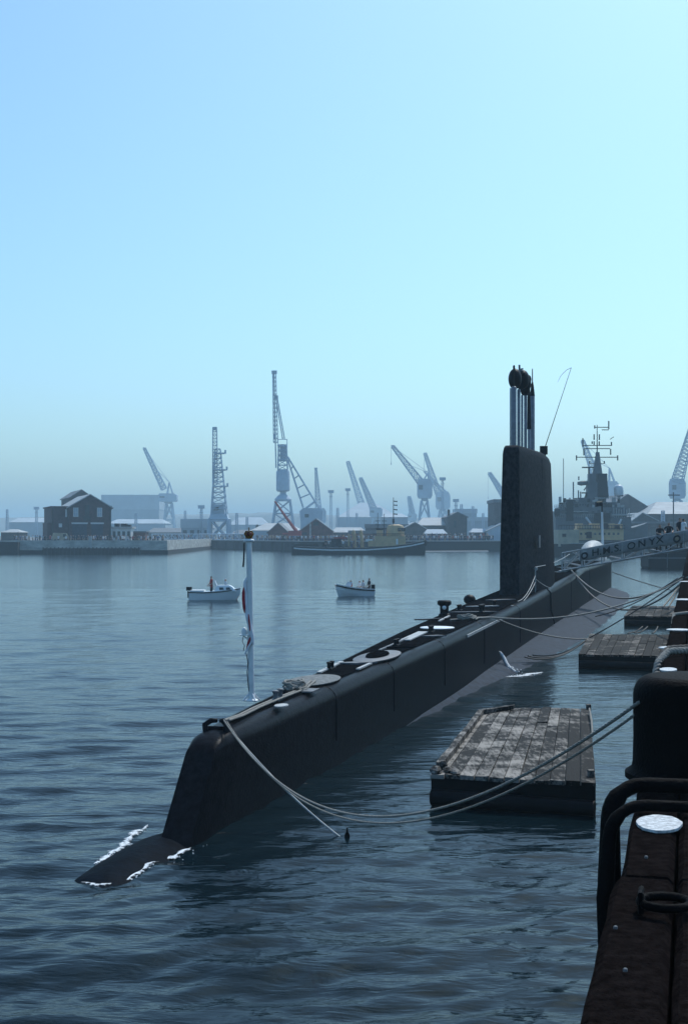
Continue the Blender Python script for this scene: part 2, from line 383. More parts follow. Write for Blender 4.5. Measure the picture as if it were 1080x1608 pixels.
# bent pipes over the edge
t = thing('grab_rail', Q(8.7, 0, QZ), "pair of thick black bent pipes curving over the quay edge", 'grab rail')
for yy, zz, rr, dd in ((9.42, 0.10, 0.050, 0.16), (8.98, 0.05, 0.036, 0.10)):
    pts = [Q(yy, 1.2, QZ + zz), Q(yy, 0.6, QZ + zz), Q(yy, 0.12, QZ + zz)]
    for k in range(1, 8):
        a = R(90 * k / 7); pts.append(Q(yy - 0.02 * k, 0.12 - 0.20 * math.sin(a) - dd * 0.3, QZ + zz - 0.20 * (1 - math.cos(a))))
    pts += [Q(yy - 0.2, -0.13, QZ - 0.5), Q(yy - 0.2, -0.10, QZ - 1.4), Q(yy - 0.2, -0.06, QZ - 2.9)]
    b = MB(); b.tube(pts, [rr] * 6 + [rr * 1.25] * 4 + [rr * 1.55] * 3, 14); b.build('rail', 'iron', t, 60)

# ================================================================== SUBMARINE
AX, AB = -7.8, 0.244
sn, su = Vector((0.9715, -0.237, 0)), Vector((0.237, 0.9715, 0))
def SL(s, o, z): return Vector((AX + AB * s, s, z)) + sn * o
HD = [(20, 1.47), (24, 1.52), (33, 1.66), (59, 2.02), (73, 2.24), (84, 2.42), (88, 2.62), (118, 2.62), (122, 2.4)]
HWD = [(23, 0.36), (24.5, 0.42), (31, 0.66), (42, 1.03), (52, 1.17), (60, 1.2), (112, 1.2), (118, 1.05), (121, 0.75)]
def hd(s): return interp(s, HD)
def hw(s): return interp(s, HWD)
sub = thing('submarine', SL(60, 0, 0), "long black submarine moored alongside the quay, tall fin with raised masts", 'submarine')
def sec(s, w, zt, zb, rad=0.30, st=None, sb=None):
    """Half-round-shouldered casing section at s; st/sb let the top and bottom lean fore and aft."""
    rad = min(rad, w * 0.75); pts = []
    prof = [(-w, zb), (-w, (zb + zt - rad) / 2)]
    for k in range(7):
        a = R(180 - 90 * k / 6); prof.append((-w + rad + rad * math.cos(a), zt - rad + rad * math.sin(a)))
    prof.append((0, zt + 0.02))
    prof += [(-x, z) for x, z in reversed(prof[:-1])]
    for x, z in prof:
        ss = s if st is None else lerp(sb, st, (z - zb) / (zt - zb))
        pts.append(SL(ss, x, z))
    return pts
rings = [sec(0, 0.13, 1.20, -0.5, 0.08, 22.62, 20.95), sec(0, 0.24, 1.33, -0.5, 0.14, 22.72, 21.02), sec(0, 0.30, 1.44, -0.5, 0.16, 23.1, 21.5), sec(0, 0.36, 1.49, -0.5, 0.24, 23.7, 22.6)]
s = 24.8
while s < 117.5: rings.append(sec(s, hw(s), hd(s), -0.5)); s += 0.8 if s < 60 else 1.6
for st, w_, z_ in ((118.5, 1.12, 2.62), (119.6, 0.95, 2.56), (120.5, 0.7, 2.42), (121.1, 0.35, 2.2)): rings.append(sec(st, w_, z_, -0.5))
casing = MB().loft(rings).build('casing', 'hull_black', sub, 50)
# walkway: dark deck sheet laid 4 mm above the casing top
b = MB(); rr = []
s = 24.0
while s < 116: rr.append((s, max(0.08, hw(s) - 0.31), hd(s) + 0.026)); s += 1.5
for (s0, w0, z0), (s1, w1, z1) in zip(rr, rr[1:]):
    b.add([SL(s0, -w0, z0 - 0.002), SL(s0, w0, z0 - 0.002), SL(s1, w1, z1 - 0.002), SL(s1, -w1, z1 - 0.002)], [(0, 1, 2, 3)])
b.build('deck', 'deck_black', sub)
# pressure hull / ballast tanks breaking the surface
HK = [(16.5, -0.7, 1.2), (17.5, -0.35, 0.9), (18.5, -0.22, 0.6), (18.9, -0.06, 0.6), (19.3, 0.04, 0.6), (20.0, 0.09, 0.62), (20.8, 0.11, 0.62), (21.7, 0.09, 0.62), (22.6, 0.01, 0.6), (26, -0.1, 0.8), (30, 0.0, 0.65),
      (33, 0.2, 0.52), (37, 0.34, 0.37), (42, 0.42, 0.256), (46, 0.44, 0.17), (50, 0.45, 0.118), (55, 0.45, 0.082), (60, 0.45, 0.062), (69, 0.43, 0.047), (78, 0.42, 0.041), (90, 0.42, 0.039), (100, 0.42, 0.039), (108, 0.41, 0.043), (114, 0.38, 0.055), (119, 0.28, 0.085), (122.5, 0.08, 0.13), (124.5, -0.2, 0.22), (125.5, -0.7, 0.4)]
rings = []; tail = []
for i in range(len(HK) - 1):
    (s0, t0, k0), (s1, t1, k1) = HK[i], HK[i + 1]
    for q in range(4):
        t_ = q / 4; s_ = lerp(s0, s1, t_); zt, k = lerp(t0, t1, t_), lerp(k0, k1, t_); om = math.sqrt(1.9 / k)
        to = -0.24 * max(0.0, min(1.0, (26 - s_) / 4)); (tail if s_ < 29.99 else rings).append([SL(s_, to + om * x / 10, zt - k * (om * x / 10) ** 2) for x in range(-10, 11)] + [SL(s_, to, zt - 2.6)])
MB().loft(rings).build('pressure_hull', 'hull_grey', sub, 60)
MB().loft(tail).build('tail_hull', 'wet_hull', sub, 60)

# fin
FS0, FS1 = 61.4, 74.8
def fin_ring(z, s0, s1, wmax, cut=0.0):
    pts = []; n = 14
    prof = []
    for i in range(n + 1):
        t = i / n; w = wmax * (0.40 + 0.60 * min(1, t / 0.42) ** 0.8) if t < 0.42 else wmax * math.sqrt(max(0, 1 - ((t - 0.42) / 0.58) ** 2.4))
        prof.append((lerp(s0, s1, t), max(w, 0.02)))
    pts = [SL(a, w, z) for a, w in prof] + [SL(a, -w, z) for a, w in reversed(prof)]
    return pts
rings = [fin_ring(1.7, FS0 - 0.45, FS1 + 0.7, 1.06), fin_ring(2.4, FS0 - 0.35, FS1 + 0.5, 1.02)]
for z in (3.5, 4.5, 5.5, 6.5, 7.5, 8.2): t_ = (z - 2.4) / 6; rings.append(fin_ring(z, FS0 - 0.35 + 0.5 * t_, FS1 + 0.5 - 1.0 * t_, 1.08 - 0.20 * t_))
rings += [fin_ring(8.42, FS0 + 0.22, FS1 - 0.75, 0.80), fin_ring(8.52, FS0 + 0.36, FS1 - 0.9, 0.70), fin_ring(8.55, FS0 + 0.6, FS1 - 1.2, 0.5)]
fin = MB().loft(rings).build('fin', 'fin_black', sub, 40)
b = MB(); b.add([SL(FS0 - 0.10, 0.1, 2.5)], [])
b = MB(); b.box(SL(64.2, 0.93, 4.35), (0.05, 0.55, 0.55), -0.238); b.build('access_panel', 'mid_grey', fin)
for (a_, z_) in ((63.1, 3.15), (72.3, 4.1)):
    b = MB(); b.ell(SL(a_, 0.9 if a_ < 70 else 0.55, z_), (0.09, 0.09, 0.09), 10, 6); b.build('light', 'pale_grey', fin, 60)
# vertical plating seams on the fin
b = MB()
for a_ in (66.3,):
    t_ = (a_ - FS0) / (FS1 - FS0); w0 = 1.025 * (0.40 + 0.60 * min(1, t_ / 0.42) ** 0.8) if t_ < 0.42 else 1.025 * math.sqrt(1 - ((t_ - 0.42) / 0.58) ** 2.4)
    b.bar(SL(a_, w0, 2.5), SL(a_ - 0.1, w0 * 0.862, 8.15), 0.022)
b.build('seam', 'steel_dark', fin)

# masts
def mast(px, s, py_top, rad, name, m, py_bot=708, o=None, prof=None):
    x0 = WX(px, s); off = (x0 - (AX + AB * s)) / 0.9715
    z0, z1 = 8.3, WZ(py_top, s); c = SL(s, off, 0)
    b = MB(); b.lathe(prof(z1) if prof else [(rad, z0), (rad, z1 - 0.04), (rad * 0.7, z1)], (c.x, c.y, 0), 18)
    return b.build(name, m, sub, 50), c
m1, c1 = mast(806.5, 63.2, 607, 0.115, 'periscope', 'mast_grey')
b = MB(); b.tube([(c1.x + 0.0, c1.y, WZ(609, 63.2)), (c1.x, c1.y, WZ(576, 63.2))], 0.035, 8); b.lathe([(0.05, 0), (0.05, 0.12), (0.02, 0.16)], (c1.x, c1.y, WZ(579, 63.2)), 8); b.build('aerial', 'steel_dark', m1)
m1b, _ = mast(801.6, 63.9, 609, 0.04, 'exhaust_pipe', 'pale_grey')
m2, _ = mast(814.0, 64.6, 611, 0.078, 'mast', 'mast_grey')
m3, _ = mast(819.2, 65.6, 620, 0.055, 'mast', 'mast_grey')
m4, c4 = mast(824.5, 66.6, 618, 0.075, 'snorkel_mast', 'mast_grey')
m5, c5 = mast(830.2, 67.9, 672, 0.075, 'mast', 'mast_grey')
b = MB(); b.tube([(c5.x, c5.y, WZ(672, 67.9)), (c5.x - 0.02, c5.y, WZ(606, 67.9))], [0.1, 0.065], 10)
b.ell((c5.x - 0.02, c5.y, WZ(596, 67.9)), (0.13, 0.16, 0.22), 12, 8); b.lathe([(0.1, 0), (0.12, 0.1), (0.09, 0.25)], (c5.x, c5.y, WZ(674, 67.9)), 12); b.build('mast_head', 'steel_dark', m5, 50)
m6, c6 = mast(835.3, 69.4, 621, 0.115, 'radio_mast', 'mast_grey')
b = MB(); b.lathe([(0.125, 0), (0.10, 0.22), (0.075, 0.45), (0.05, 0.62), (0.028, 0.70), (0.022, 1.30), (0.012, 1.34)], (c6.x, c6.y, WZ(622, 69.4)), 12); b.build('mast_tip', 'steel_dark', m6, 50)
# snorkel head: two swollen black lobes, a slit and stub aerials
cs = SL(65.2, 0, 0); hx = WX(806, 65.2)
b = MB(); zz = WZ(595, 65.2)
b.ell((WX(808, 64.2), 64.2, WZ(595, 64.2)), (0.30, 0.42, 0.47), 20, 14)
b.ell((WX(818.5, 65.6), 65.6, WZ(596, 65.6)), (0.36, 0.50, 0.46), 20, 14)
b.lathe([(0.10, -0.62), (0.17, -0.55), (0.30, -0.15), (0.28, 0.1)], (WX(823.5, 66.2), 66.2, WZ(600, 66.2)), 16)
hd_ = b.build('snorkel_head', 'steel_dark', m4, 60)
b = MB(); b.tube([(WX(815, 65), 65, WZ(582, 65)), (WX(815, 65), 65, WZ(573, 65))], 0.045, 8); b.tube([(WX(814, 65), 65, WZ(580, 65)), (WX(821, 65), 65, WZ(579, 65))], 0.03, 6)
b.lathe([(0.12, 0), (0.14, 0.05), (0.1, 0.1)], (WX(817, 65), 65, WZ(584, 65)), 10); b.build('aerial', 'mid_grey', hd_)
b = MB(); b.box((WX(817.5, 65.1), 65.12, WZ(588.5, 65.1)), (0.34, 0.1, 0.14)); b.build('intake', 'warship_dk', hd_)
# whip aerial with its box
wb = SL(71.8, 0.25, 8.45)
wx = W(853, 709, 71.8); wt = W(896.3, 577.5, 73.0)
b = MB(); b.box((wx.x, wx.y, wx.z + 0.06), (0.36, 0.3, 0.42)); b.box((wx.x, wx.y, wx.z - 0.35), (0.2, 0.2, 0.6)); ab = b.build('aerial_base', 'steel_dark', sub)
b = MB(); b.tube([wx, wx.lerp(wt, 0.5), wt], [0.022, 0.016, 0.012], 6)
b.tube([wt, W(889, 581, 73), W(880, 590, 73), W(875, 600, 73)], [0.012, 0.011, 0.009, 0.006], 5); b.build('whip_aerial', 'steel_dark', ab)

# bow sonar dome
rings = []
for i in range(15):
    t = -1 + 2 * i / 14; s_ = 113 + 6.2 * t; w = 0.98 * math.sqrt(max(0.0006, 1 - abs(t) ** 2.5)); h = 1.62 * math.sqrt(max(0.0006, 1 - abs(t) ** 2.6))
    rings.append([SL(s_, w * math.cos(R(a)), 2.55 + h * max(0, math.sin(R(a))) ** 0.8) for a in range(0, 181, 12)] + [SL(s_, 0, 2.4)])
MB().loft(rings).build('sonar_dome', 'pale_grey', sub, 60)
# jackstaff at the bow
js = W(946, 864, 118.5); jt = W(944.5, 804, 118.5)
t = thing('jackstaff', js, "slim white jackstaff with a small dark flag on the submarine bow", 'flagstaff')
b = MB(); b.tube([(js.x, js.y, 2.6), jt], [0.12, 0.08], 8); b.build('pole', 'white', t, 50)
b = MB(); b.tube([jt, W(944.5, 789, 118.5)], 0.06, 6); b.build('pole_tip', 'steel_dark', t)
b = MB(); pts = []
for i in range(7):
    for j in range(4):
        p = W(945 - i * 1.8, 787 + j * 2.6 + (i / 6) ** 2 * 1.2, 118.5); p.y += 0.12 * math.sin(i * 1.1); pts.append(p)
b.add(pts, [(i * 4 + j, i * 4 + j + 1, i * 4 + j + 5, i * 4 + j + 4) for i in range(6) for j in range(3)]); fl = b.build('flag', 'c_dark', t, 60)
sm = fl.modifiers.new('thick', 'SOLIDIFY'); sm.thickness = 0.02
b = MB(); p0, p1 = W(944.6, 787.8, 118.42), W(936, 788.6, 118.3); b.bar(p0, p1, 0.10); b.build('stripe', 'c_tan', fl)

# ensign staff at the stern
eb = SL(26.6, -0.30, hd(26.6)); et = Vector((WX(391, 26.6), eb.y, WZ(852, 26.6)))
eb = Vector((WX(395, eb.y), eb.y, eb.z)); et = Vector((WX(391, eb.y), eb.y, WZ(851, eb.y)))
def EP(py): t_ = (WZ(py, eb.y) - eb.z) / (et.z - eb.z); return eb.lerp(et, t_)
t = thing('ensign_staff', eb, "white ensign staff topped by a crown, furled flag wound round it", 'flagstaff')
b = MB(); b.tube([eb, eb.lerp(et, 0.5), et], [0.058, 0.055, 0.052], 14); b.lathe([(0.13, 0), (0.13, 0.02), (0.075, 0.05), (0.06, 0.13)], eb, 14)
for k in range(4):
    a = k * math.pi / 2 + 0.5; d = Vector((math.cos(a), math.sin(a), 0)); b.tube([eb + d * 0.17 + Vector((0, 0, 0.01)), eb + d * 0.06 + Vector((0, 0, 0.13))], 0.018, 6)
b.build('pole', 'white', t, 50)
b = MB(); b.lathe([(0.05, 0), (0.098, 0.012), (0.102, 0.035), (0.09, 0.052), (0.03, 0.062)], et, 18); b.build('truck', 'white', t, 50)
cb = et + Vector((0, 0, 0.06))
b = MB(); b.lathe([(0.035, 0), (0.062, 0.01), (0.066, 0.045), (0.058, 0.05)], cb, 16)
for k in range(4):
    a = k * math.pi / 4 + 0.2; d = Vector((math.cos(a), math.sin(a), 0))
    b.tube([cb + d * 0.062 + Vector((0, 0, 0.045)), cb + d * 0.088 + Vector((0, 0, 0.09)), cb + d * 0.06 + Vector((0, 0, 0.14)), cb + Vector((0, 0, 0.135)),
            cb - d * 0.06 + Vector((0, 0, 0.14)), cb - d * 0.088 + Vector((0, 0, 0.09)), cb - d * 0.062 + Vector((0, 0, 0.045))], 0.010, 6)
b.ell(cb + Vector((0, 0, 0.165)), (0.016, 0.016, 0.016), 8, 6); b.box(cb + Vector((0, 0, 0.195)), (0.012, 0.012, 0.04)); b.box(cb + Vector((0, 0, 0.197)), (0.034, 0.011, 0.011))
for k in range(6):
    a = k * math.pi / 3; b.ell(cb + Vector((0.064 * math.cos(a), 0.064 * math.sin(a), 0.055)), (0.013, 0.013, 0.022), 6, 5)
cr = b.build('crown', 'gold', t, 40)
b = MB(); b.ell(cb + Vector((0, 0, 0.08)), (0.062, 0.062, 0.055), 12, 8); b.build('cap', 'crown_red', cr, 60)
# furled ensign: a twisted cloth rope that winds past the pole
def wind(off_tab, r_tab, dy, seg=26):
    pts, rr = [], []
    for i in range(seg + 1):
        py = lerp(off_tab[0][0], off_tab[-1][0], i / seg); p = EP(py); p = p + Vector((interp(py, off_tab) * eb.y / F, dy(py), 0)); pts.append(p); rr.append(interp(py, r_tab))
    return pts, rr
fr_dy = lambda py: -0.055 if py > 965 else -0.02
b = MB(); p_, r_ = wind([(906, -3), (914, -7), (950, -6), (970, -3), (1000, 3), (1012, 4)], [(906, 0.02), (920, 0.035), (960, 0.045), (1000, 0.04), (1012, 0.025)], fr_dy); b.tube(p_, r_, 8); en = b.build('ensign', 'cloth_white', t, 60)
b = MB(); p_, r_ = wind([(922, -9), (940, -9.5), (962, -8)], [(922, 0.012), (930, 0.034), (955, 0.034), (962, 0.012)], lambda py: -0.035); b.tube(p_, r_, 7)
p_, r_ = wind([(964, -2), (990, 0)], [(964, 0.01), (975, 0.020), (990, 0.01)], lambda py: -0.095); b.tube(p_, r_, 6)
p_, r_ = wind([(1000, 0), (1006, -2), (1020, -6)], [(1000, 0.01), (1008, 0.028), (1020, 0.014)], lambda py: -0.08); b.tube(p_, r_, 6); b.build('red_fold', 'red', en, 60)
b = MB(); p_, r_ = wind([(1006, 3), (1014, -2), (1027, -9)], [(1006, 0.02), (1016, 0.022), (1027, 0.012)], lambda py: -0.10); b.tube(p_, r_, 6); b.build('white_fold', 'cloth_white', en, 60)
b = MB(); pts = [EP(853) + Vector((-0.085, -0.02, 0)), EP(880) + Vector((-0.10, -0.03, 0)), EP(890) + Vector((-0.115, -0.03, 0))]
b.tube(pts, [0.012, 0.016, 0.02], 6); b.build('halyard', 'steel_dark', t); b = MB(); b.tube([EP(y) + Vector((o_, -0.04, 0)) for y, o_ in ((1022, -0.09), (1040, -0.05), (1055, -0.07), (1080, -0.05), (1100, 0.02))], 0.008, 5); b.build('halyard', 'steel_dark', t)
lp = EP(997)
b = MB(); b.box(lp + Vector((-0.11, 0, 0)), (0.18, 0.14, 0.022)); b.bar(lp + Vector((-0.15, 0, 0.0)), lp + Vector((-0.04, 0, -0.09)), 0.015); br_ = b.build('lamp_bracket', 'white', t)
b = MB(); b.lathe([(0.05, 0.01), (0.055, 0.03), (0.05, 0.09), (0.03, 0.13), (0.004, 0.145)], lp + Vector((-0.115, 0, 0)), 12); b.build('lamp', 'white', br_, 50)
b = MB(); b.tube([lp + Vector((-0.13, 0, -0.01)), lp + Vector((-0.15, -0.01, -0.12)), lp + Vector((-0.11, 0, -0.2)), lp + Vector((-0.13, 0, -0.3))], 0.007, 5); b.build('cable', 'steel_dark', br_)

# deck fittings of the submarine
def dpt(px, py, dz=0.0):                              # a pixel on the deck surface -> (s, o)
    s_ = 40.0
    for _ in range(40):
        z = hd(s_) + 0.03 + dz; Y = F * (EYE - z) / (py - HY); X = WX(px, Y); o_ = (X - (AX + AB * Y)) / 0.9715; s_ = Y + 0.237 * o_
    return s_, o_
def deck_disc(px, py, rs, ro, h, name, m, prof=None):
    s_, o_ = dpt(px, py); z = hd(s_) + 0.025
    o_ = max(-hw(s_) + ro * 0.9, min(hw(s_) - ro * 0.9, o_)); b = MB(); n = 36
    levels = prof or [(1.0, 0.0), (1.0, h * 0.7), (0.96, h)]
    b.loft([[SL(s_ + rs * k_ * math.sin(2 * math.pi * i / n), o_ + ro * k_ * math.cos(2 * math.pi * i / n), z + zz_) for i in range(n)] for k_, zz_ in levels])
    return b.build(name, m, sub, 40)
deck_disc(493, 1068, 1.15, 0.50, 0.02, 'hatch', 'hatch_grey')
h2 = deck_disc(592, 1031, 1.7, 0.46, 0.03, 'hatch', 'mid_grey')
deck_disc(592, 1031, 0.8, 0.24, 0.12, 'hatch_dome', 'deck_black', [(1, 0.05), (0.9, 0.09), (0.6, 0.12), (0.1, 0.13)])
deck_disc(686, 986, 0.55, 0.52, 0.03, 'hatch', 'white')
deck_disc(440, 1108, 0.22, 0.12, 0.02, 'deck_plate', 'pale_grey')
def strip(pxa, pya, pxb, pyb, w, m, name, h=0.03):
    sa, oa = dpt(pxa, pya); sb_, ob = dpt(pxb, pyb); b = MB()
    z0, z1 = hd(sa) + 0.03, hd(sb_) + 0.03
    b.loft([[SL(sa, oa - w / 2, z0), SL(sa, oa + w / 2, z0), SL(sa, oa + w / 2, z0 + h), SL(sa, oa - w / 2, z0 + h)], [SL(sb_, ob - w / 2, z1), SL(sb_, ob + w / 2, z1), SL(sb_, ob + w / 2, z1 + h), SL(sb_, ob - w / 2, z1 + h)]])
    return b.build(name, m, sub)
strip(636, 1006, 664, 993, 0.28, 'pale_grey', 'deck_plate')
strip(502, 1057, 538, 1040, 0.10, 'pale_grey', 'deck_rail')
strip(712, 962, 772, 961, 0.35, 'mid_grey', 'deck_plate')
strip(738, 953, 776, 952, 0.30, 'pale_grey', 'deck_plate')
strip(480, 1088, 492, 1083, 0.22, 'mid_grey', 'deck_plate')
# slot in the casing side
for (s0_, s1_) in ((43.0, 50.0),):
    for a_ in range(1):
        b = MB(); za, zb_ = hd(s0_) - 0.16, hd(s1_) - 0.16
        b.loft([[SL(s0_, hw(s0_) - 0.02, za - 0.06), SL(s0_, hw(s0_) + 0.012, za - 0.06), SL(s0_, hw(s0_) + 0.012, za + 0.02), SL(s0_, hw(s0_) - 0.02, za + 0.02)],
                [SL(s1_, hw(s1_) - 0.02, zb_ - 0.06), SL(s1_, hw(s1_) + 0.012, zb_ - 0.06), SL(s1_, hw(s1_) + 0.012, zb_ + 0.02), SL(s1_, hw(s1_) - 0.02, zb_ + 0.02)]])
        b.build('rubbing_strip', 'pale_grey', sub)
# thin plating seams round the casing shoulder
for s_ in (29.0, 33.8, 39.6, 46.2, 55.0, 78.0, 92.0):
    b = MB(); w_, z_ = hw(s_) + 0.004, hd(s_) + 0.004; b.tube([SL(s_, w_, 0.5), SL(s_, w_, z_ - 0.32)] + [SL(s_, w_ - 0.30 + 0.30 * math.cos(R(a)), z_ - 0.30 + 0.30 * math.sin(R(a))) for a in (0, 30, 60, 90)], 0.010, 4); b.build('seam', 'steel_dark', sub)
# twin bollards, capstan and lamp on deck
def deck_bits(px, py, sc, name, m='steel_dark'):
    s_, o_ = dpt(px, py); b = MB(); z = hd(s_) + 0.02
    for d in (-0.28, 0.28):
        c = SL(s_ + d * sc, o_, z); b.lathe([(0.10 * sc, 0), (0.085 * sc, 0.05 * sc), (0.085 * sc, 0.26 * sc), (0.12 * sc, 0.30 * sc), (0.11 * sc, 0.34 * sc), (0.03, 0.36 * sc)], c, 14)
    b.box(SL(s_, o_, z + 0.015), (0.3 * sc, 0.9 * sc, 0.03), -0.24)
    return b.build(name, m, sub, 40)
deck_bits(755, 961, 0.8, 'cleat'); deck_bits(436, 1098, 0.55, 'cleat', 'mid_grey')
s_, o_ = dpt(699, 966); z = hd(s_); b = MB(); b.lathe([(0.20, 0), (0.20, 0.06), (0.15, 0.1), (0.15, 0.34), (0.24, 0.40), (0.24, 0.50), (0.2, 0.54), (0.01, 0.55)], SL(s_, o_, z), 20); cp = b.build('capstan', 'steel_dark', sub, 40)
c = SL(s_, o_, z + 0.42); b = MB(); b.ell((c.x - 0.02, c.y - 0.25, c.z - 0.12), (0.07, 0.05, 0.07), 10, 8); b.build('lamp', 'white', cp, 60)
s_, o_ = dpt(739, 945); b = MB(); b.ell(SL(s_, o_, hd(s_) + 0.12), (0.24, 0.28, 0.2), 14, 8); b.build('buoy_cover', 'steel_dark', sub, 60)
for (pa, qa, pb, qb, w_, m_) in ((545, 1043, 575, 1041, 0.5, 'mid_grey'), (612, 1018, 640, 1016, 0.4, 'deck_black'), (668, 1000, 690, 999, 0.3, 'mid_grey'), (560, 1052, 580, 1043, 0.08, 'pale_grey'), (596, 1022, 640, 1003, 0.06, 'mid_grey'), (660, 974, 700, 972, 0.3, 'steel_dark'), (770, 943, 800, 942, 0.4, 'mid_grey'), (690, 976, 706, 968, 0.07, 'pale_grey')):
    strip(pa, qa, pb, qb, w_, m_, 'deck_plate', 0.035)
for (px_, py_, k_) in ((520, 1050, 0.5), (622, 1013, 0.5), (676, 992, 0.55), (722, 958, 0.6), (775, 951, 0.6)): deck_bits(px_, py_, k_, 'cleat')
# stern fairlead horns
b = MB()
for o_ in (-0.17, 0.17):
    pts = [SL(23.35, o_, 1.42), SL(23.35, o_ * 1.1, 1.56), SL(23.42, o_ * 0.6, 1.62), SL(23.5, o_ * 0.2, 1.61)]; b.tube(pts, [0.05, 0.05, 0.045, 0.035], 8)
b.tube([SL(23.45, -0.22, 1.47), SL(23.45, 0.22, 1.47)], 0.06, 10); b.build('fairlead', 'hull_black', sub, 50)
# stanchion with guard wires beside the fin
p0 = SL(62.0, 1.0, 2.15); p1 = SL(62.0, 1.0, 3.25)
b = MB(); b.tube([p0, p1], 0.025, 6); b.tube(sag(p1, SL(80.5, 0.9, 3.55), 0.12), 0.016, 5); b.tube(sag(SL(62.0, 1.0, 2.9), SL(56.5, 0.9, 2.02), 0.25, 12), 0.014, 5); b.tube(sag(SL(62.0, 1.0, 2.6), SL(54.0, 0.95, 1.98), 0.3, 12), 0.014, 5)
b.tube(sag(SL(62, 1.0, 2.75), SL(67, 1.15, 2.15), 0.05, 8), 0.012, 5); b.build('guard_wire', 'pale_grey', sub)
b = MB(); b.tube([SL(66.5, 1.05, 2.12), SL(66.5, 1.22, 1.95), SL(66.6, 1.225, 1.2), SL(67.5, 1.3, 0.45)], 0.035, 6); b.build('fender_rope', 'steel_dark', sub)

# rope coils on the deck
def coil(px, py, r, turns, label, name='rope_coil'):
    s_, o_ = dpt(px, py); z = hd(s_) + 0.06; pts = []
    for i in range(int(turns * 16)):
        a = i * 2 * math.pi / 16; q = r * (0.65 + 0.35 * math.sin(i * 0.37)) + random.uniform(-0.03, 0.03); pts.append(SL(s_ + q * 1.5 * math.sin(a) + i * 0.004, o_ + q * math.cos(a) * 0.9, z + 0.012 * (i % 5) + i * 0.0012))
    b = MB(); b.tube(pts, 0.024, 6); return tag(b.build(name, 'rope', None, 60), label, 'rope')
coil(462, 1086, 0.30, 6, "tangled pale rope coil lying behind the ensign staff on deck")
coil(733, 974, 0.42, 5, "pale rope coil beside the white hatch near the capstan")
pts = [SL(23.6, 0.05, 1.60), SL(24.4, 0.05, hd(24.4) + 0.06), SL(25.4, 0.0, hd(25.4) + 0.05), SL(26.4, 0.02, hd(26.4) + 0.05), SL(28.2, 0.1, hd(28.2) + 0.05), SL(29.2, 0.0, hd(29) + 0.08)]
b = MB(); b.tube(pts, 0.024, 7); b.tube([p + sn * 0.09 + Vector((0, 0, 0.006)) for p in pts], 0.022, 7); tag(b.build('deck_rope', 'rope', None, 60), "doubled pale rope running along the stern deck past the staff", 'rope')

# ================================================================== MOORING ROPES
def rope(pts, r, label, m='rope', n=8):
    b = MB(); b.tube(pts, r, n); return tag(b.build('mooring_rope', m, None, 60), label, 'rope', 'mooring ropes between submarine, rafts and quay')
bo = Vector((2.10, 10.13, 3.50))
st_ = SL(23.4, 0.12, 1.64)
def tworope(a, m_, c, d, k):                            # pale from the sub, continuous curve
    return sag(a, c, d, 40, k)
b = MB()
def twist(pts, r, lay=0.16):
    """three-strand rope: three thin tubes laid round the line"""
    pts = [Vector(p) for p in pts]; L = [0.0]
    for p, q in zip(pts, pts[1:]): L.append(L[-1] + (q - p).length)
    n = int(L[-1] / (lay / 5)); fine = []
    j = 0
    for i in range(n + 1):
        d = L[-1] * i / n
        while j < len(L) - 2 and L[j + 1] < d: j += 1
        fine.append(pts[j].lerp(pts[j + 1], (d - L[j]) / max(1e-6, L[j + 1] - L[j])))
    mb = MB()
    for st in range(3):
        out = []
        for i, p in enumerate(fine):
            t_ = (fine[min(i + 1, n)] - fine[max(i - 1, 0)]).normalized(); a = t_.cross(Vector((0, 0, 1))).normalized(); c_ = t_.cross(a)
            ph = 2 * math.pi * (L[-1] * i / n / lay + st / 3); out.append(p + (a * math.cos(ph) + c_ * math.sin(ph)) * r * 0.5)
        mb.tube(out, r * 0.56, 6)
    return mb
tag(twist(sag(st_, bo, 1.17, 44), 0.0145).build('mooring_rope', 'rope', None, 70), "upper of the two thick stern ropes running to the bollard", 'rope', 'mooring ropes between submarine, rafts and quay')
tag(twist(sag(st_ + Vector((0.05, 0.02, -0.03)), bo + Vector((0.02, 0.06, -0.07)), 1.20, 44), 0.012).build('mooring_rope', 'rope', None, 70), "lower of the two thick stern ropes running to the bollard", 'rope', 'mooring ropes between submarine, rafts and quay')
rope(sag(SL(23.5, 0.1, 1.58), Vector((0.05, 22.1, -0.1)), 0.12, 20), 0.016, "thin rope hanging from the stern into the water", 'pale_grey', 6)
d1 = SL(48.2, 1.12, hd(48) - 0.02); q1 = Q(54.6, 0.05, QZ + 0.02)
rope([SL(46.0, 0.0, hd(46) + 0.07)] + sag(SL(48.0, 1.05, hd(48) + 0.02), q1, 0.55), 0.030, "pale rope sagging from the mid deck to the quay")
p2 = W(922, 1003, 57.2)
rope([SL(47.0, 0.2, hd(47) + 0.07)] + sag(SL(48.4, 1.08, hd(48)), p2, 0.22), 0.026, "pale rope from the mid deck to the second raft")
rope(sag(p2, q1 + Vector((0.05, 0.3, 0)), 0.10), 0.024, "dark rope from second raft up to the quay edge", 'rope_dark')
rope(sag(SL(52.0, 2.0, 0.3), p2, 0.25), 0.028, "upper of three dark ropes across the grey hull", 'rope_dark')
rope(sag(SL(51.4, 1.9, 0.32), p2 + Vector((-0.1, -0.3, -0.03)), 0.3), 0.028, "middle of three dark ropes across the grey hull", 'rope_dark')
rope(sag(SL(50.8, 1.85, 0.33), p2 + Vector((-0.2, -0.5, -0.05)), 0.32), 0.026, "lowest of three dark ropes across the grey hull", 'rope_dark')
q3 = Q(57.5, 0.05, QZ + 0.03)
rope(sag(SL(84.0, 0.7, 2.55), q3, 1.25), 0.040, "upper pale rope from gangway foot to the quay")
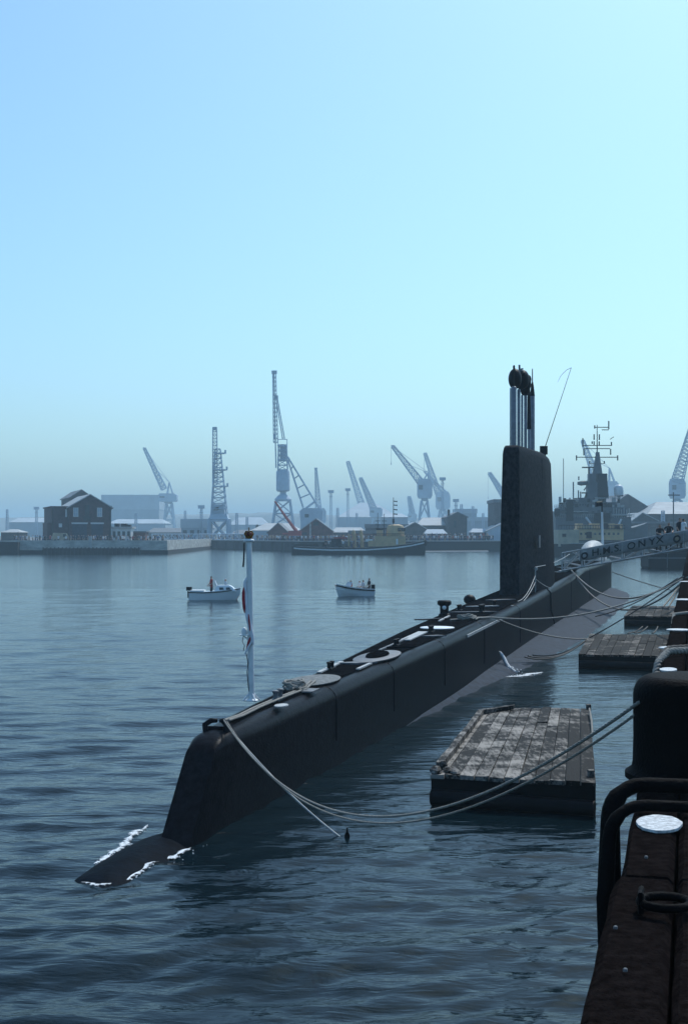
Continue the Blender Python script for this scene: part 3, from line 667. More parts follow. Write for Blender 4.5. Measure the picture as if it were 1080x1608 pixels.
rope(sag(SL(83.5, 0.8, 2.5), q3 + Vector((-0.05, -1.0, 0)), 1.75), 0.040, "lower pale rope from gangway foot to the quay")
rope(sag(SL(120.5, 0.7, 1.6), Vector((26.5, 108, 0.0)), 0.15), 0.035, "dark rope from the bow slanting into the water", 'rope_dark')
rope(sag(W(934, 968, 62), q1 + Vector((0, 0.8, 0)), 0.2), 0.022, "straight dark rope above the third raft to the quay", 'rope_dark')
for k, (a_, c_, lab) in enumerate(((W(1040, 953, 73), Q(82, 0.0, 2.2), "short pale rope left of the pair on the third raft"), (W(1049, 953, 74), Q(84, 0.0, 2.2), "short pale rope right of the pair on the third raft"),
        (W(985, 994, 60), W(1008, 984, 66), "left rope over the gap between second and third raft"), (W(996, 994, 60), W(1016, 984, 66), "middle rope over the gap between second and third raft"), (W(1023, 994, 60), W(1032, 984, 66), "right rope over the gap between second and third raft"))):
    rope(sag(a_, c_, 0.08, 10), 0.045 if k < 2 else 0.03, lab, 'rope' if k < 2 else 'rope_dark')
for k, (dy, lab) in enumerate(((0.0, "pale twisted hawser over the quay beyond the bollard"), (0.45, "dark twisted hawser beside the pale one on the quay"))):
    pts = [Q(19.3 + dy, -0.10, 2.2), Q(19.6 + dy, -0.13, 2.55), Q(20.0 + dy, -0.07, QZ - 0.06), Q(20.4 + dy, 0.06, QZ + 0.07), Q(20.7 + dy, 0.35, QZ + 0.07), Q(20.9 + dy, 0.9, QZ + 0.06)]
    tag(twist(pts, 0.055, 0.22).build('hawser', 'rope' if k == 0 else 'rope_dark', None, 70), lab, 'rope')
rope([Q(30 , -0.05, 2.3), Q(30.6, 0.02, QZ + 0.03), Q(31.2, 0.3, QZ + 0.03), Q(31.4, 0.9, QZ + 0.03)], 0.035, "pale rope end over the quay by the second raft")

# small dark float in the water
t = thing('mooring_float', W(545, 1312, 22.1), "small black float standing in the water below the stern ropes", 'float')
b = MB(); c = W(545, 1312, 22.1); b.lathe([(0.02, -0.2), (0.04, -0.15), (0.042, 0.0), (0.03, 0.04), (0.014, 0.055), (0.014, 0.10), (0.006, 0.11)], c, 12); b.build('float_body', 'iron', t, 50)
b = MB(); b.torus(c + Vector((0, 0, 0.115)), 0.014, 0.005, 12, 5); b.build('eye', 'iron', t)

# ================================================================== RAFTS
def raft(corners, zt, th, label, nb, worn, curb=True):
    """corners: front-left, front-right, back-right, back-left of the top, as (x, y)."""
    fl_, fr_, br, bl = [Vector((*c, 0)) for c in corners]
    t = thing('raft', (fl_ + fr_ + br + bl) / 4, label, 'raft', 'wooden rafts floating between submarine and quay')
    def P(u, v, z): p = fl_.lerp(fr_, u).lerp(bl.lerp(br, u), v); return Vector((p.x, p.y, z))
    # dark body: squared log frame
    b = MB(); k = 6
    b.loft([[P(0.004, v, -0.25), P(0.996, v, -0.25), P(0.996, v, zt - 0.07), P(0.004, v, zt - 0.07)] for v in (0.004, 0.996)])
    b.build('float_frame', 'steel_dark', t)
    # deck boards, each a mesh of slightly different length, height and wear, joined as one surface pattern
    b = MB()
    for i in range(nb):
        u0, u1 = i / nb + 0.003, (i + 1) / nb - 0.003; cuts = [random.uniform(-0.008, 0.004), *sorted(random.uniform(0.2, 0.8) for _ in range(random.choice((0, 1, 1)))), 1 + random.uniform(-0.01, 0.012)]
        for v0, v1 in zip(cuts, cuts[1:]):
            dz = random.uniform(-0.012, 0.010); tl = random.uniform(-0.008, 0.008); m_ = 8; rg = []
            for q in range(m_ + 1):
                v = lerp(v0 + 0.001, v1 - 0.001, q / m_); j = random.uniform(-0.0015, 0.0015); zj = random.uniform(-0.004, 0.004)
                rg.append([P(u0 + j, v, zt - 0.075), P(u1 + j, v, zt - 0.075), P(u1 + j, v, zt + dz + tl + zj), P(u0 + j, v, zt + dz - tl + zj)])
            b.loft(rg)
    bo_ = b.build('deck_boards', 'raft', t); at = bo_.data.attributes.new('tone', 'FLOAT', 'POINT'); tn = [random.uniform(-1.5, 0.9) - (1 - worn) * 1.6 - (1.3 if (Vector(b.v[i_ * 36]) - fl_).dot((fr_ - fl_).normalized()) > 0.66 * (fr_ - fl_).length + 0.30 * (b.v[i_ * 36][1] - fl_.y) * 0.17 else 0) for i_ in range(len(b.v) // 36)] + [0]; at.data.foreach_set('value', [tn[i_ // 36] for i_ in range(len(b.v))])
    if curb:
        b = MB(); rg = []
        for q in range(9):
            v = lerp(0.06, 0.86, q / 8); j = random.uniform(-0.006, 0.006); rg.append([P(0.01 + j, v, zt + 0.012), P(0.055 + j, v, zt + 0.012), P(0.055 + j, v, zt + 0.11 + j), P(0.01 + j, v, zt + 0.11 - j)])
        b.loft(rg); b.build('curb', 'raft', t)
        b = MB(); rg = []
        for q in range(5):
            u, v = lerp(0.02, 0.30, q / 4), lerp(0.86, 0.97, q / 4); rg.append([P(u, v - 0.012, zt + 0.012), P(u, v + 0.012, zt + 0.012), P(u, v + 0.012, zt + 0.10), P(u, v - 0.012, zt + 0.10)])
        b.loft(rg); b.build('curb', 'raft', t)
        for (u, v, sx, sz) in ((0.03, 0.015, 0.12, 0.10), (0.10, 0.03, 0.10, 0.07), (0.15, 0.02, 0.09, 0.06), (0.055, 0.06, 0.08, 0.13)):
            b = MB(); c = P(u, v, zt + sz / 2 + 0.01); n = 9
            b.loft([[(c.x + sx * r_ * random.uniform(0.7, 1.2) * math.cos(2 * math.pi * k_ / n), c.y + 1.6 * sx * r_ * random.uniform(0.7, 1.2) * math.sin(2 * math.pi * k_ / n), c.z + z_) for k_ in range(n)] for r_, z_ in ((1, -sz / 2), (0.9, 0), (0.45, sz / 2))]); b.build('splintered_block', 'raft', t)
        for (u, v) in ((0.985, 0.985), (0.97, 0.06)):
            b = MB(); c = P(u, v, zt); b.box(c + Vector((0, 0, 0.04)), (0.1, 0.14, 0.14)); b.build('corner_post', 'raft', t)
        b = MB(); b.tube([P(0.99, 0.9, zt + 0.12), P(1.0, 0.7, zt + 0.10), P(1.0, 0.55, zt + 0.02)], 0.02, 6); b.build('lashing', 'rope', t)
    # log fender bulge on the front edge
    b = MB(); b.tube([P(0.01, -0.006, 0.16), P(0.99, -0.006, 0.12)], 0.14, 10); b.build('fender_log', 'steel_dark', t, 60)
    return t
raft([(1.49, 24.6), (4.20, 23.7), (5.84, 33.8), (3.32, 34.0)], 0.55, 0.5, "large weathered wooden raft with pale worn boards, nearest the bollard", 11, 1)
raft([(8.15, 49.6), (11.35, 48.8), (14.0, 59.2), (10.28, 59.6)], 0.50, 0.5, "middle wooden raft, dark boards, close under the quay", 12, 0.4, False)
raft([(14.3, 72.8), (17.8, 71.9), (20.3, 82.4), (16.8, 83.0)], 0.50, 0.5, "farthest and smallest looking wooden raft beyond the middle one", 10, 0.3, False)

# ================================================================== WATER JET AND FOAM
a_ = SL(49.3, 1.20, 0.72)
b = MB(); pts = [a_, a_ + sn * 0.25 + Vector((0, 0, 0.03)), a_ + sn * 0.5 + Vector((0, -0.2, -0.12)), a_ + sn * 0.75 + Vector((0, -0.5, -0.42)), a_ + sn * 1.0 + Vector((0, -0.9, -0.72))]
b.tube([W(783, 1022, 49.0), W(789, 1030, 48.9), W(794, 1042, 48.7), W(800, 1051, 48.4), W(812, 1058, 48.2)], [0.05, 0.065, 0.07, 0.07, 0.09], 10)
for k in range(14):
    p = W(797 + k * 1.7, 1046 + k * 1.0, 48.3); b.ell(p + Vector((random.uniform(-0.1, 0.1), random.uniform(-0.3, 0.3), random.uniform(-0.06, 0.08))), (0.035, 0.06, 0.02), 8, 6)
jet = tag(b.build('water_jet', 'foam', None, 60), "white jet of water pouring from the submarine's side", 'water jet')
dm = jet.modifiers.new('s', 'SUBSURF'); dm.levels = 1; dm.render_levels = 1
dt = bpy.data.textures.new('splash', 'CLOUDS'); dt.noise_scale = 0.12; dm = jet.modifiers.new('d', 'DISPLACE'); dm.texture = dt; dm.strength = 0.05
b = MB()
def foam_line(pts, n, spread, size):
    for _ in range(n):
        t_ = random.random() * (len(pts) - 1); i = int(t_); p = Vector(pts[i]).lerp(Vector(pts[i + 1]), t_ - i); p = p + Vector((random.gauss(0, spread), random.gauss(0, spread * 1.5), 0)); r_ = size * random.uniform(0.3, 1.2); k = 7; zw = float(wave_z(np.array([p.x]), np.array([p.y]))[0])
        ring = [(p.x + r_ * random.uniform(0.5, 1.2) * math.cos(2 * math.pi * j / k), p.y + 1.7 * r_ * random.uniform(0.5, 1.2) * math.sin(2 * math.pi * j / k)) for j in range(k)]
        b.loft([[(x, y, zw - 0.02) for x, y in ring], [(p.x + (x - p.x) * 0.8, p.y + (y - p.y) * 0.8, zw + 0.006 + 0.2 * r_) for x, y in ring]])
def WP(px, py): return W(px, py, F * EYE / (py - HY))
foam_line([WP(228, 1298), WP(205, 1315), WP(185, 1335), WP(170, 1348), WP(150, 1357)], 110, 0.030, 0.018)
foam_line([WP(235, 1322), WP(262, 1316), WP(285, 1309)], 40, 0.05, 0.014)
foam_line([WP(305, 1300), WP(330, 1292), WP(342, 1286)], 18, 0.05, 0.014)
foam_line([WP(240, 1358), WP(210, 1372), WP(200, 1378)], 24, 0.05, 0.014)
foam_line([WP(140, 1378), WP(165, 1384)], 10, 0.05, 0.014)
foam_line([WP(225, 1345), WP(270, 1352), WP(320, 1320)], 14, 0.12, 0.012)
foam_line([WP(800, 1062), WP(822, 1061), WP(842, 1057)], 70, 0.16, 0.035)
tag(b.build('foam', 'foam'), kind='stuff')
b = MB(); core = []
def ribbon(pts, w, seg=40):
    pts = [Vector(p) for p in pts]; base = len(b.v); na = 9; vs_ = []
    for i in range(seg + 1):
        t_ = i / seg * (len(pts) - 1); k = min(int(t_), len(pts) - 2); p = pts[k].lerp(pts[k + 1], t_ - k); d = (pts[k + 1] - pts[k]).normalized(); nn = Vector((-d.y, d.x, 0)); ww = w * (0.55 + 0.45 * math.sin(i * 0.9) * math.sin(i * 0.37 + 1)) * min(1, 4 * i / seg + 0.2, 4 * (1 - i / seg) + 0.2)
        for j in range(na):
            f_ = -1 + 2 * j / (na - 1); v = p + nn * ww * f_; vs_.append((v.x, v.y, float(wave_z(np.array([v.x]), np.array([v.y]))[0]) + 0.012 + 0.012 * (1 - f_ * f_))); core.append(1 - abs(f_))
    b.add(vs_, [(i * na + j, i * na + j + 1, (i + 1) * na + j + 1, (i + 1) * na + j) for i in range(seg) for j in range(na - 1)])
ribbon([WP(232, 1296), WP(212, 1310), WP(190, 1330), WP(172, 1346), WP(148, 1358)], 0.17, 60)
ribbon([WP(225, 1322), WP(262, 1317), WP(292, 1306)], 0.14, 40)
ribbon([WP(292, 1306), WP(320, 1294), WP(346, 1284)], 0.10, 40)
ribbon([WP(250, 1350), WP(222, 1366), WP(195, 1380)], 0.16, 40)
ribbon([WP(128, 1384), WP(150, 1388), WP(178, 1384)], 0.10, 30)
ribbon([WP(235, 1340), WP(270, 1346), WP(300, 1330)], 0.16, 30)
ribbon([WP(795, 1064), WP(820, 1062), WP(850, 1056)], 0.55, 50)
fo = b.build('foam', 'lace', None, 80); at = fo.data.attributes.new('core', 'FLOAT', 'POINT'); at.data.foreach_set('value', core); tag(fo, kind='stuff')

# ================================================================== PEOPLE
def skin_mesh(name, verts, edges, mats, assign, sub_=1):
    me = bpy.data.meshes.new(name + '_base'); me.from_pydata([v[:3] for v in verts], edges, [])
    o = bpy.data.objects.new(name + '_tmp', me); COL.objects.link(o)
    md = o.modifiers.new('skin', 'SKIN'); md.use_smooth_shade = True
    sv = me.skin_vertices[0].data
    for i, v in enumerate(verts): sv[i].radius = (v[3], v[4] if len(v) > 4 else v[3]); sv[i].use_root = (i == 0)
    md2 = o.modifiers.new('sub', 'SUBSURF'); md2.levels = sub_; md2.render_levels = sub_
    dg = bpy.context.evaluated_depsgraph_get(); me2 = bpy.data.meshes.new_from_object(o.evaluated_get(dg)); me2.name = name
    bpy.data.objects.remove(o); bpy.data.meshes.remove(me)
    me2.materials.clear()
    for m_ in mats: me2.materials.append(M[m_])
    for p in me2.polygons: p.material_index = assign(p.center)
    me2.shade_smooth(); return me2
def person_mesh(name, shirt, legs, arm=0.0, stance=0.10, seated=False, sub_=1, hat=None, lean=0.0):
    v = [(0, 0, 0.93, 0.145, 0.10), (0, 0, 1.12, 0.135, 0.095), (0, lean * .5, 1.33, 0.165, 0.105), (0, lean, 1.45, 0.10, 0.08), (0, lean, 1.52, 0.055), (0, lean - 0.01, 1.60, 0.082, 0.095), (0, lean - 0.012, 1.70, 0.078, 0.092)]
    e = [(0, 1), (1, 2), (2, 3), (3, 4), (4, 5), (5, 6)]
    for sx in (-1, 1):
        k = len(v)
        if seated: v += [(sx * 0.10, -0.02, 0.88, 0.085), (sx * 0.12, -0.42, 0.86, 0.065), (sx * 0.12, -0.44, 0.46, 0.048), (sx * 0.12, -0.56, 0.42, 0.04)]
        else: v += [(sx * 0.10, 0, 0.84, 0.088), (sx * stance, -0.02, 0.48, 0.060), (sx * stance * 1.05, 0.02, 0.09, 0.042), (sx * stance * 1.15, -0.13, 0.045, 0.040)]
        e += [(0, k), (k, k + 1), (k + 1, k + 2), (k + 2, k + 3)]
        k = len(v)
        v += [(sx * 0.20, lean, 1.41, 0.058), (sx * 0.25, lean + 0.02 - arm * 0.15, 1.15 + arm * 0.05, 0.043), (sx * (0.24 - arm * 0.04), lean - 0.08 - arm * 0.35, 0.93 + arm * 0.22, 0.034), (sx * (0.23 - arm * 0.05), lean - 0.12 - arm * 0.40, 0.85 + arm * 0.26, 0.036)]
        e += [(3, k), (k, k + 1), (k + 1, k + 2), (k + 2, k + 3)]
    def asg(c):
        if c.z > 1.655 or (c.z > 1.57 and c.y > lean + 0.03): return 3
        if c.z > 1.49: return 2
        if abs(c.x) > 0.175 and c.z < 1.18 + arm * 0.1 and c.z > 0.75 and not (seated and c.z < 0.9 and c.y > -0.1): return 2
        if c.z > 0.93: return 0
        return 1
    return skin_mesh(name, v, e, [shirt, legs, 'skin', hat or 'hair'], asg, sub_)
PM = {}
for key, (sh, lg, ar, ht) in dict(white=('c_white', 'c_dark', 0.0, None), white2=('c_white', 'c_blue', 0.7, None), blue=('c_blue', 'c_grey', 0.2, None), dark=('c_dark', 'c_dark', 0.0, None), pale=('c_pale', 'c_blue', 0.5, None), red=('c_red', 'c_dark', 0.0, None), tan=('c_tan', 'c_grey', 0.6, None), grey=('c_grey', 'c_tan', 0.1, None)).items():
    PM[key] = person_mesh('person', sh, lg, ar, 0.11, sub_=0, hat=ht)
SAID = dict(white='white shirt and dark trousers', white2='white shirt and blue trousers', blue='dark blue top', dark='dark clothes', pale='pale blue top', red='red top', tan='tan jacket', grey='grey top and tan trousers')
def person(mesh, loc, rz, label, group=None, sc=1.0):
    o = bpy.data.objects.new('person', mesh); COL.objects.link(o); o.location = loc; o.rotation_euler = (0, 0, rz); o.scale = (sc, sc, sc); return tag(o, label, 'person', group)

# ================================================================== FAR SHORE
LZ = 2.6                                             # level of the far quays
yl = 328.0
xe = WX(263, yl)
mid0 = (WX(236, 500), 500.0); mid1 = (WX(470, 372), 372.0); mid2 = (WX(800, 392), 392.0); mid3 = (WX(1400, 400), 400.0)
b = MB()
b.slab([(-520, yl + 1.2), (xe - 1.2, yl + 1.2), (xe - 1.2, 520), (mid0[0], mid0[1] + 1.2), (mid1[0], mid1[1] + 1.2), (mid2[0], mid2[1] + 1.2), (mid3[0], mid3[1] + 1.2), (700, 401), (700, 1400), (-700, 1400), (-700, 520)], -2, LZ)
tag(b.build('ground', 'ground'), kind='structure')
# left stone pier
t = thing('quay_wall', (xe, yl, 0), "pale stone quay wall of the left pier below the brick pump house", 'quay wall')
b = MB(); b.bb(-520, xe, yl, yl + 1.19, 0.9, LZ + 0.55); b.bb(xe - 1.19, xe, yl + 1.19, 520, 0.9, LZ + 0.55); b.build('stone_face', 'stone', t)
b = MB(); b.bb(-520, xe + 0.15, yl - 0.15, yl + 1.15, -2, 0.9); b.bb(xe - 1.15, xe + 0.15, yl + 1.15, 520, -2, 0.9); b.build('tide_band', 'weed', t)
b = MB(); b.bb(-520, WX(32, yl), yl - 2.2, yl - 0.16, -2, LZ + 0.2); b.build('timber_jetty', 'weed', t)
b = MB(); b.bb(WX(70, yl), WX(221, yl), yl - 1.6, yl - 0.16, -1, 1.35)
for k in range(26): x = lerp(WX(71, yl), WX(220, yl), k / 25); b.bb(x - 0.15, x + 0.15, yl - 1.8, yl - 1.6, -1, 1.55)
b.build('fender_pontoon', 'weed', t)
b = MB(); b.bb(WX(140, yl), WX(145, yl), yl - 0.3, yl - 0.02, 0.8, LZ + 1.5); b.build('ladder', 'pale_grey', t)
# middle wall with piles
def wall_run(p, q, label, mface, ztop, piles, low='weed'):
    p, q = Vector((*p, 0)), Vector((*q, 0)); L = (q - p).length; rz = math.atan2(q.y - p.y, q.x - p.x); c = (p + q) / 2; d = (q - p).normalized(); nrm = Vector((d.y, -d.x, 0))
    t = thing('quay_wall', c, label, 'quay wall')
    b = MB(); b.box(c + nrm * 0.6 * -1 + Vector((0, 0, (ztop + 0.2) / 2)), (L, 1.19, ztop - 0.2), rz); b.build('wall_face', mface, t)
    b = MB(); b.box(c - nrm * 0.55 + Vector((0, 0, -0.85)), (L, 1.3, 2.1), rz); b.build('tide_band', low, t)
    if piles:
        for k in range(piles):
            b = MB(); b.box(p + d * (L * (k + 0.5) / piles) + nrm * 0.18 + Vector((0, 0, 0.4)), (0.45, 0.35, 2 * ztop - 1.4), rz); b.build('pile', 'weed', t)
    b = MB(); b.box(c - nrm * 0.5 + Vector((0, 0, ztop + 0.12)), (L, 1.5, 0.2), rz); b.build('coping', 'pale_grey', t)
wall_run(mid0, mid1, "grey quay wall with dark piles behind the ensign staff crown", 'stone_dark', LZ, 18)
wall_run(mid1, mid2, "dark quay wall behind the tug", 'weed', LZ, 0)
wall_run(mid2, mid3, "dark quay wall behind the warship", 'weed', LZ, 0)
# pale floating boom at the foot of the dark wall
b = MB(); b.tube([W(668, 866.5, 375), W(766, 866, 380)], 0.22, 8); tag(b.build('boom', 'pale_grey', None, 60), "pale floating boom along the dark wall right of the tug", 'boom')
# lattice railing on the middle wall
p, q = Vector((*mid0, 0)), Vector((*mid1, 0)); d = (q - p).normalized(); L = (q - p).length * 0.74; p = p + d * 2
t = thing('railing', p, "pale grey lattice railing along the middle quay wall", 'railing')
pr = MB(); lt = MB(); n = 26
for k in range(n + 1):
    a = p + d * (L * k / n) + Vector((0, 0.4, 0)); pr.bar(a + Vector((0, 0, LZ)), a + Vector((0, 0, LZ + 2.0)), 0.20)
    if k < n:
        c_ = p + d * (L * (k + 1) / n) + Vector((0, 0.4, 0)); z0, z1 = (LZ + 0.2, LZ + 1.9) if k % 2 else (LZ + 1.9, LZ + 0.2); lt.bar(a + Vector((0, 0, z0)), c_ + Vector((0, 0, z1)), 0.16)
for z in (LZ + 0.25, LZ + 1.95): lt.bar(p + Vector((0, 0.4, z)), p + d * L + Vector((0, 0.4, z)), 0.22)
pr.build('post', 'crane', t); lt.build('lattice', 'crane', t)

# ---- buildings
def gable(px0, px1, py_e, py_a, Y, depth, wm, rm, label, name='brick_shed', cat='shed', feats=(), zb=LZ, over=0.4, apx=None, cat_extra=None):
    x0, x1 = WX(px0, Y), WX(px1, Y); ze, za = WZ(py_e, Y), WZ(py_a, Y); xm = WX(apx, Y) if apx else (x0 + x1) / 2
    t = thing(name, ((x0 + x1) / 2, Y, zb), label, cat)
    b = MB(); b.prism([(x0, zb), (x1, zb), (x1, ze), (xm, za), (x0, ze)], Y, Y + depth); wall = b.build('wall', wm, t)
    b = MB(); th = 0.28
    sl = (za - ze) / (xm - x0); sr = (za - ze) / (x1 - xm)
    b.prism([(x0 - over, ze - over * sl + 0.02), (xm, za + 0.02), (xm, za + th), (x0 - over, ze - over * sl + th)], Y - 0.3, Y + depth + 0.3)
    b.prism([(xm + 0.002, za + 0.02), (x1 + over, ze - over * sr + 0.02), (x1 + over, ze - over * sr + th), (xm + 0.002, za + th)], Y - 0.3, Y + depth + 0.3); b.build('roof', rm, t)
    for f in feats:
        kind, a0, a1, b0, b1 = f; X0, X1, Z0, Z1 = WX(a0, Y), WX(a1, Y), WZ(b1, Y), WZ(b0, Y)
        if kind == 'window':
            b = MB(); b.bb(X0 - 0.12, X1 + 0.12, Y - 0.10, Y - 0.004, Z0 - 0.12, Z1 + 0.12); fr_ = b.build('window', 'win_white', t)
            b = MB(); xm_ = (X0 + X1) / 2; zm_ = (Z0 + Z1) / 2
            for xa, xb in ((X0 + 0.06, xm_ - 0.06), (xm_ + 0.06, X1 - 0.06)):
                for za_, zb_ in ((Z0 + 0.05, zm_ - 0.06), (zm_ + 0.06, Z1 - 0.05)): b.bb(xa, xb, Y - 0.13, Y - 0.102, za_, zb_)
            b.build('pane', 'c_pale', fr_)
        elif kind == 'door':
            b = MB(); b.bb(X0, X1, Y - 0.12, Y - 0.004, Z0, Z1); dr = b.build('door', 'door_dark', t); b = MB(); b.bb(X0 - 0.2, X1 + 0.2, Y - 0.2, Y - 0.004, Z1 + 0.01, Z1 + 0.4); b.build('lintel', 'win_white', t)
        elif kind == 'dark': b = MB(); b.bb(X0, X1, Y - 0.12, Y - 0.004, Z0, Z1); b.build('opening', 'glass', t)
        elif kind == 'strip': b = MB(); b.bb(X0, X1, Y - 0.15, Y - 0.004, Z0, Z1); b.build('pilaster', 'stone', t)
        elif kind == 'chimney': b = MB(); b.bb(X0, X1, Y + 2, Y + 2 + (X1 - X0), Z0, Z1); b.build('chimney', wm, t)
    return t
def longshed(px0, px1, py_e, py_r, Y, depth, wm, rm, label, name='long_shed', cat='shed', hip=0.0, zb=LZ, wins=0, flat=False):
    x0, x1 = WX(px0, Y), WX(px1, Y); ze, zr = WZ(py_e, Y), WZ(py_r, Y); hp = hip
    t = thing(name, ((x0 + x1) / 2, Y, zb), label, cat)
    b = MB(); b.bb(x0, x1, Y, Y + depth, zb, ze); b.build('wall', wm, t)
    b = MB()
    if flat: b.bb(x0 - 0.3, x1 + 0.3, Y - 0.3, Y + depth + 0.3, ze + 0.003, zr)
    else:
        ym = Y + depth / 2; o_ = 0.4
        vs_ = [(x0 - o_, Y - o_, ze), (x1 + o_, Y - o_, ze), (x1 + o_, Y + depth + o_, ze), (x0 - o_, Y + depth + o_, ze), (x0 - o_ + hp, ym, zr), (x1 + o_ - hp, ym, zr)]
        b.add(vs_, [(0, 1, 5, 4), (1, 2, 5), (2, 3, 4, 5), (3, 0, 4), (3, 2, 1, 0)])
    b.build('roof', rm, t)
    for k in range(wins):
        x = lerp(x0, x1, (k + 0.5) / wins); w_ = (x1 - x0) / wins * 0.28; b = MB(); b.bb(x - w_, x + w_, Y - 0.1, Y - 0.004, lerp(zb, ze, 0.35), lerp(zb, ze, 0.8)); b.build('window', 'glass', t)
    return t
# pump house on the left pier
Yp = 338
t = gable(109, 175, 797, 777.5, Yp, 26, 'brick', 'roof_pale', "dark brick gabled pump house with two white windows on the left pier", 'brick_house', 'building',
      [('window', 116.5, 123, 798, 811), ('window', 153.5, 160, 798, 811), ('door', 114.5, 137, 823, 846), ('door', 144, 162, 823, 846), ('dark', 134, 141, 793, 812), ('dark', 132, 143, 811, 818)], over=0.5)
x0, x1 = WX(83, Yp), WX(108.9, Yp)
b = MB(); b.bb(x0, x1 - 0.01, Yp + 0.6, Yp + 20, LZ, WZ(797, Yp)); b.build('wing', 'brick', t)
b = MB(); b.bb(x0 - 0.3, x1, Yp + 0.3, Yp + 20.3, WZ(797, Yp) + 0.004, WZ(795, Yp)); b.build('parapet', 'brick', t)
b = MB(); b.bb(WX(76, Yp), x0 - 0.01, Yp + 0.8, Yp + 12, LZ, WZ(821, Yp)); b.build('lean_to', 'brick', t)
for a0, a1, b0, b1 in ((94, 99, 822, 828), (104, 106.5, 800, 812)):
    b = MB(); b.bb(WX(a0, Yp), WX(a1, Yp), Yp + 0.48, Yp + 0.596, WZ(b1, Yp), WZ(b0, Yp)); b.build('window', 'win_white', t)
for a0 in (85, 173.5):
    b = MB(); b.tube([(WX(a0, Yp), Yp - 0.16 if a0 > 100 else Yp + 0.45, LZ), (WX(a0, Yp), Yp - 0.16 if a0 > 100 else Yp + 0.45, WZ(798, Yp))], 0.12, 6); b.build('drainpipe', 'glass', t)
b = MB(); b.bb(WX(173, Yp), WX(176.5, Yp), Yp + 0.5, Yp + 3, WZ(800, Yp), WZ(794, Yp)); b.build('chimney', 'brick', t)

t.rotation_euler = (0, 0, R(17))
t = gable(112, 145, 781, 770, 400, 26, 'brick_grey', 'slate', "faded slate roofed gable rising behind the pump house", 'brick_house', 'building'); t.rotation_euler = (0, 0, R(17))
# small bits on the left pier
t = longshed(176, 206, 830, 827, 340, 6, 'win_white', 'pale_grey', "low white kiosk with flat roof right of the pump house", 'kiosk', 'kiosk', flat=True, wins=4)
for k, (a0, a1) in enumerate(((179, 186), (189, 198), (197, 204))): b = MB(); b.bb(WX(a0, 340), WX(a1, 340), 341, 343, WZ(827, 340) + 0.003, WZ(822 if k < 2 else 824, 340)); b.build('roof_box', 'weed', t)
longshed(194, 228, 836, 834, 344, 6, 'brick_red', 'slate', "low red brick hut at the end of the left pier", 'brick_hut', 'hut', flat=True)
t = thing('parked_van', (WX(96, 333), 333, LZ), "pale beige van parked in front of the pump house wing", 'van')
b = MB(); xa, xb = WX(84, 333), WX(108, 333); b.prism([(xa, LZ + 0.4), (xb, LZ + 0.4), (xb, LZ + 1.3), (xb - 0.5, LZ + 2.2), (xa + 0.2, LZ + 2.3), (xa, LZ + 1.6)], 332, 333.8); b.build('body', 'buff_pale', t)
for xx in (xa + 0.7, xb - 0.7): b = MB(); b.tube([(xx, 331.95, LZ + 0.38), (xx, 332.2, LZ + 0.38)], 0.38, 14); b.build('wheel', 'iron', t)
b = MB(); b.bb(xb - 1.1, xb - 0.4, 331.96, 331.998, LZ + 1.35, LZ + 2.0); b.build('window', 'glass', t)

# sheds of the middle shore
gable(421, 452, 836, 822, 410, 30, 'brick_red', 'slate', "left of the two gabled brick sheds behind the middle quay", feats=())
gable(470, 522, 834, 815, 400, 30, 'brick_red', 'roof_pale', "red brick gabled shed with pale verge behind the tug stern", feats=[('strip', 486, 488.5, 822, 844), ('dark', 492, 500, 819, 825), ('dark', 474, 481, 836, 845)])
longshed(395, 470, 833, 821, 450, 30, 'crane', 'roof_pale', "long low shed with pale roof left of the tall crane", hip=4)
longshed(655, 712, 825, 812, 450, 30, 'brick_grey', 'roof_pale', "long brick warehouse with pale roof under the jib crane", hip=3, wins=7)
gable(703, 733, 812, 805, 440, 24, 'brick_grey', 'slate', "dark brick gabled store with chimney right of the warehouse", feats=[('chimney', 703, 707, 800, 812), ('dark', 712, 716, 818, 828)])
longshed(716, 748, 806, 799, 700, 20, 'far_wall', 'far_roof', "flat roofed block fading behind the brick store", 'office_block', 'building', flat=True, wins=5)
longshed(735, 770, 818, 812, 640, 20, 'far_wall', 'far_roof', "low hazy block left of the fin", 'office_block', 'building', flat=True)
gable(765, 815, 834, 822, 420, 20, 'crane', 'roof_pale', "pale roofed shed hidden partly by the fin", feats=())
longshed(776, 800, 789, 784, 430, 20, 'brick_grey', 'slate', "tall brown block at the left edge of the fin", 'brick_tower', 'building', flat=True)
gable(634, 668, 830, 821, 430, 20, 'brick_grey', 'roof_pale', "small pale gabled shed right of the tug wheelhouse")
longshed(575, 640, 829, 823, 440, 20, 'brick_grey', 'slate', "low dark store behind the tug wheelhouse", flat=True)
longshed(520, 575, 836, 828, 470, 20, 'brick_grey', 'roof_pale', "low pale shed behind the tug funnel", hip=2)
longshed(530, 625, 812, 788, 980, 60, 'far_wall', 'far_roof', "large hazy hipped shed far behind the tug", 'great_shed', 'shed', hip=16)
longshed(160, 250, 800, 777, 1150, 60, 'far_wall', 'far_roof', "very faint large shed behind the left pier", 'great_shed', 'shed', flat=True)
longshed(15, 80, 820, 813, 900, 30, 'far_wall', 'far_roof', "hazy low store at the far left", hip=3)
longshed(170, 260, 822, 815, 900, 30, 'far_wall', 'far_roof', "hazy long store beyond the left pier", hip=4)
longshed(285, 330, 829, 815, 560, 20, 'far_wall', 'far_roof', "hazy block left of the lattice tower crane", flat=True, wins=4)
longshed(360, 420, 824, 812, 940, 30, 'far_wall', 'far_roof', "hazy pale roofed store right of the lattice tower crane", hip=5)
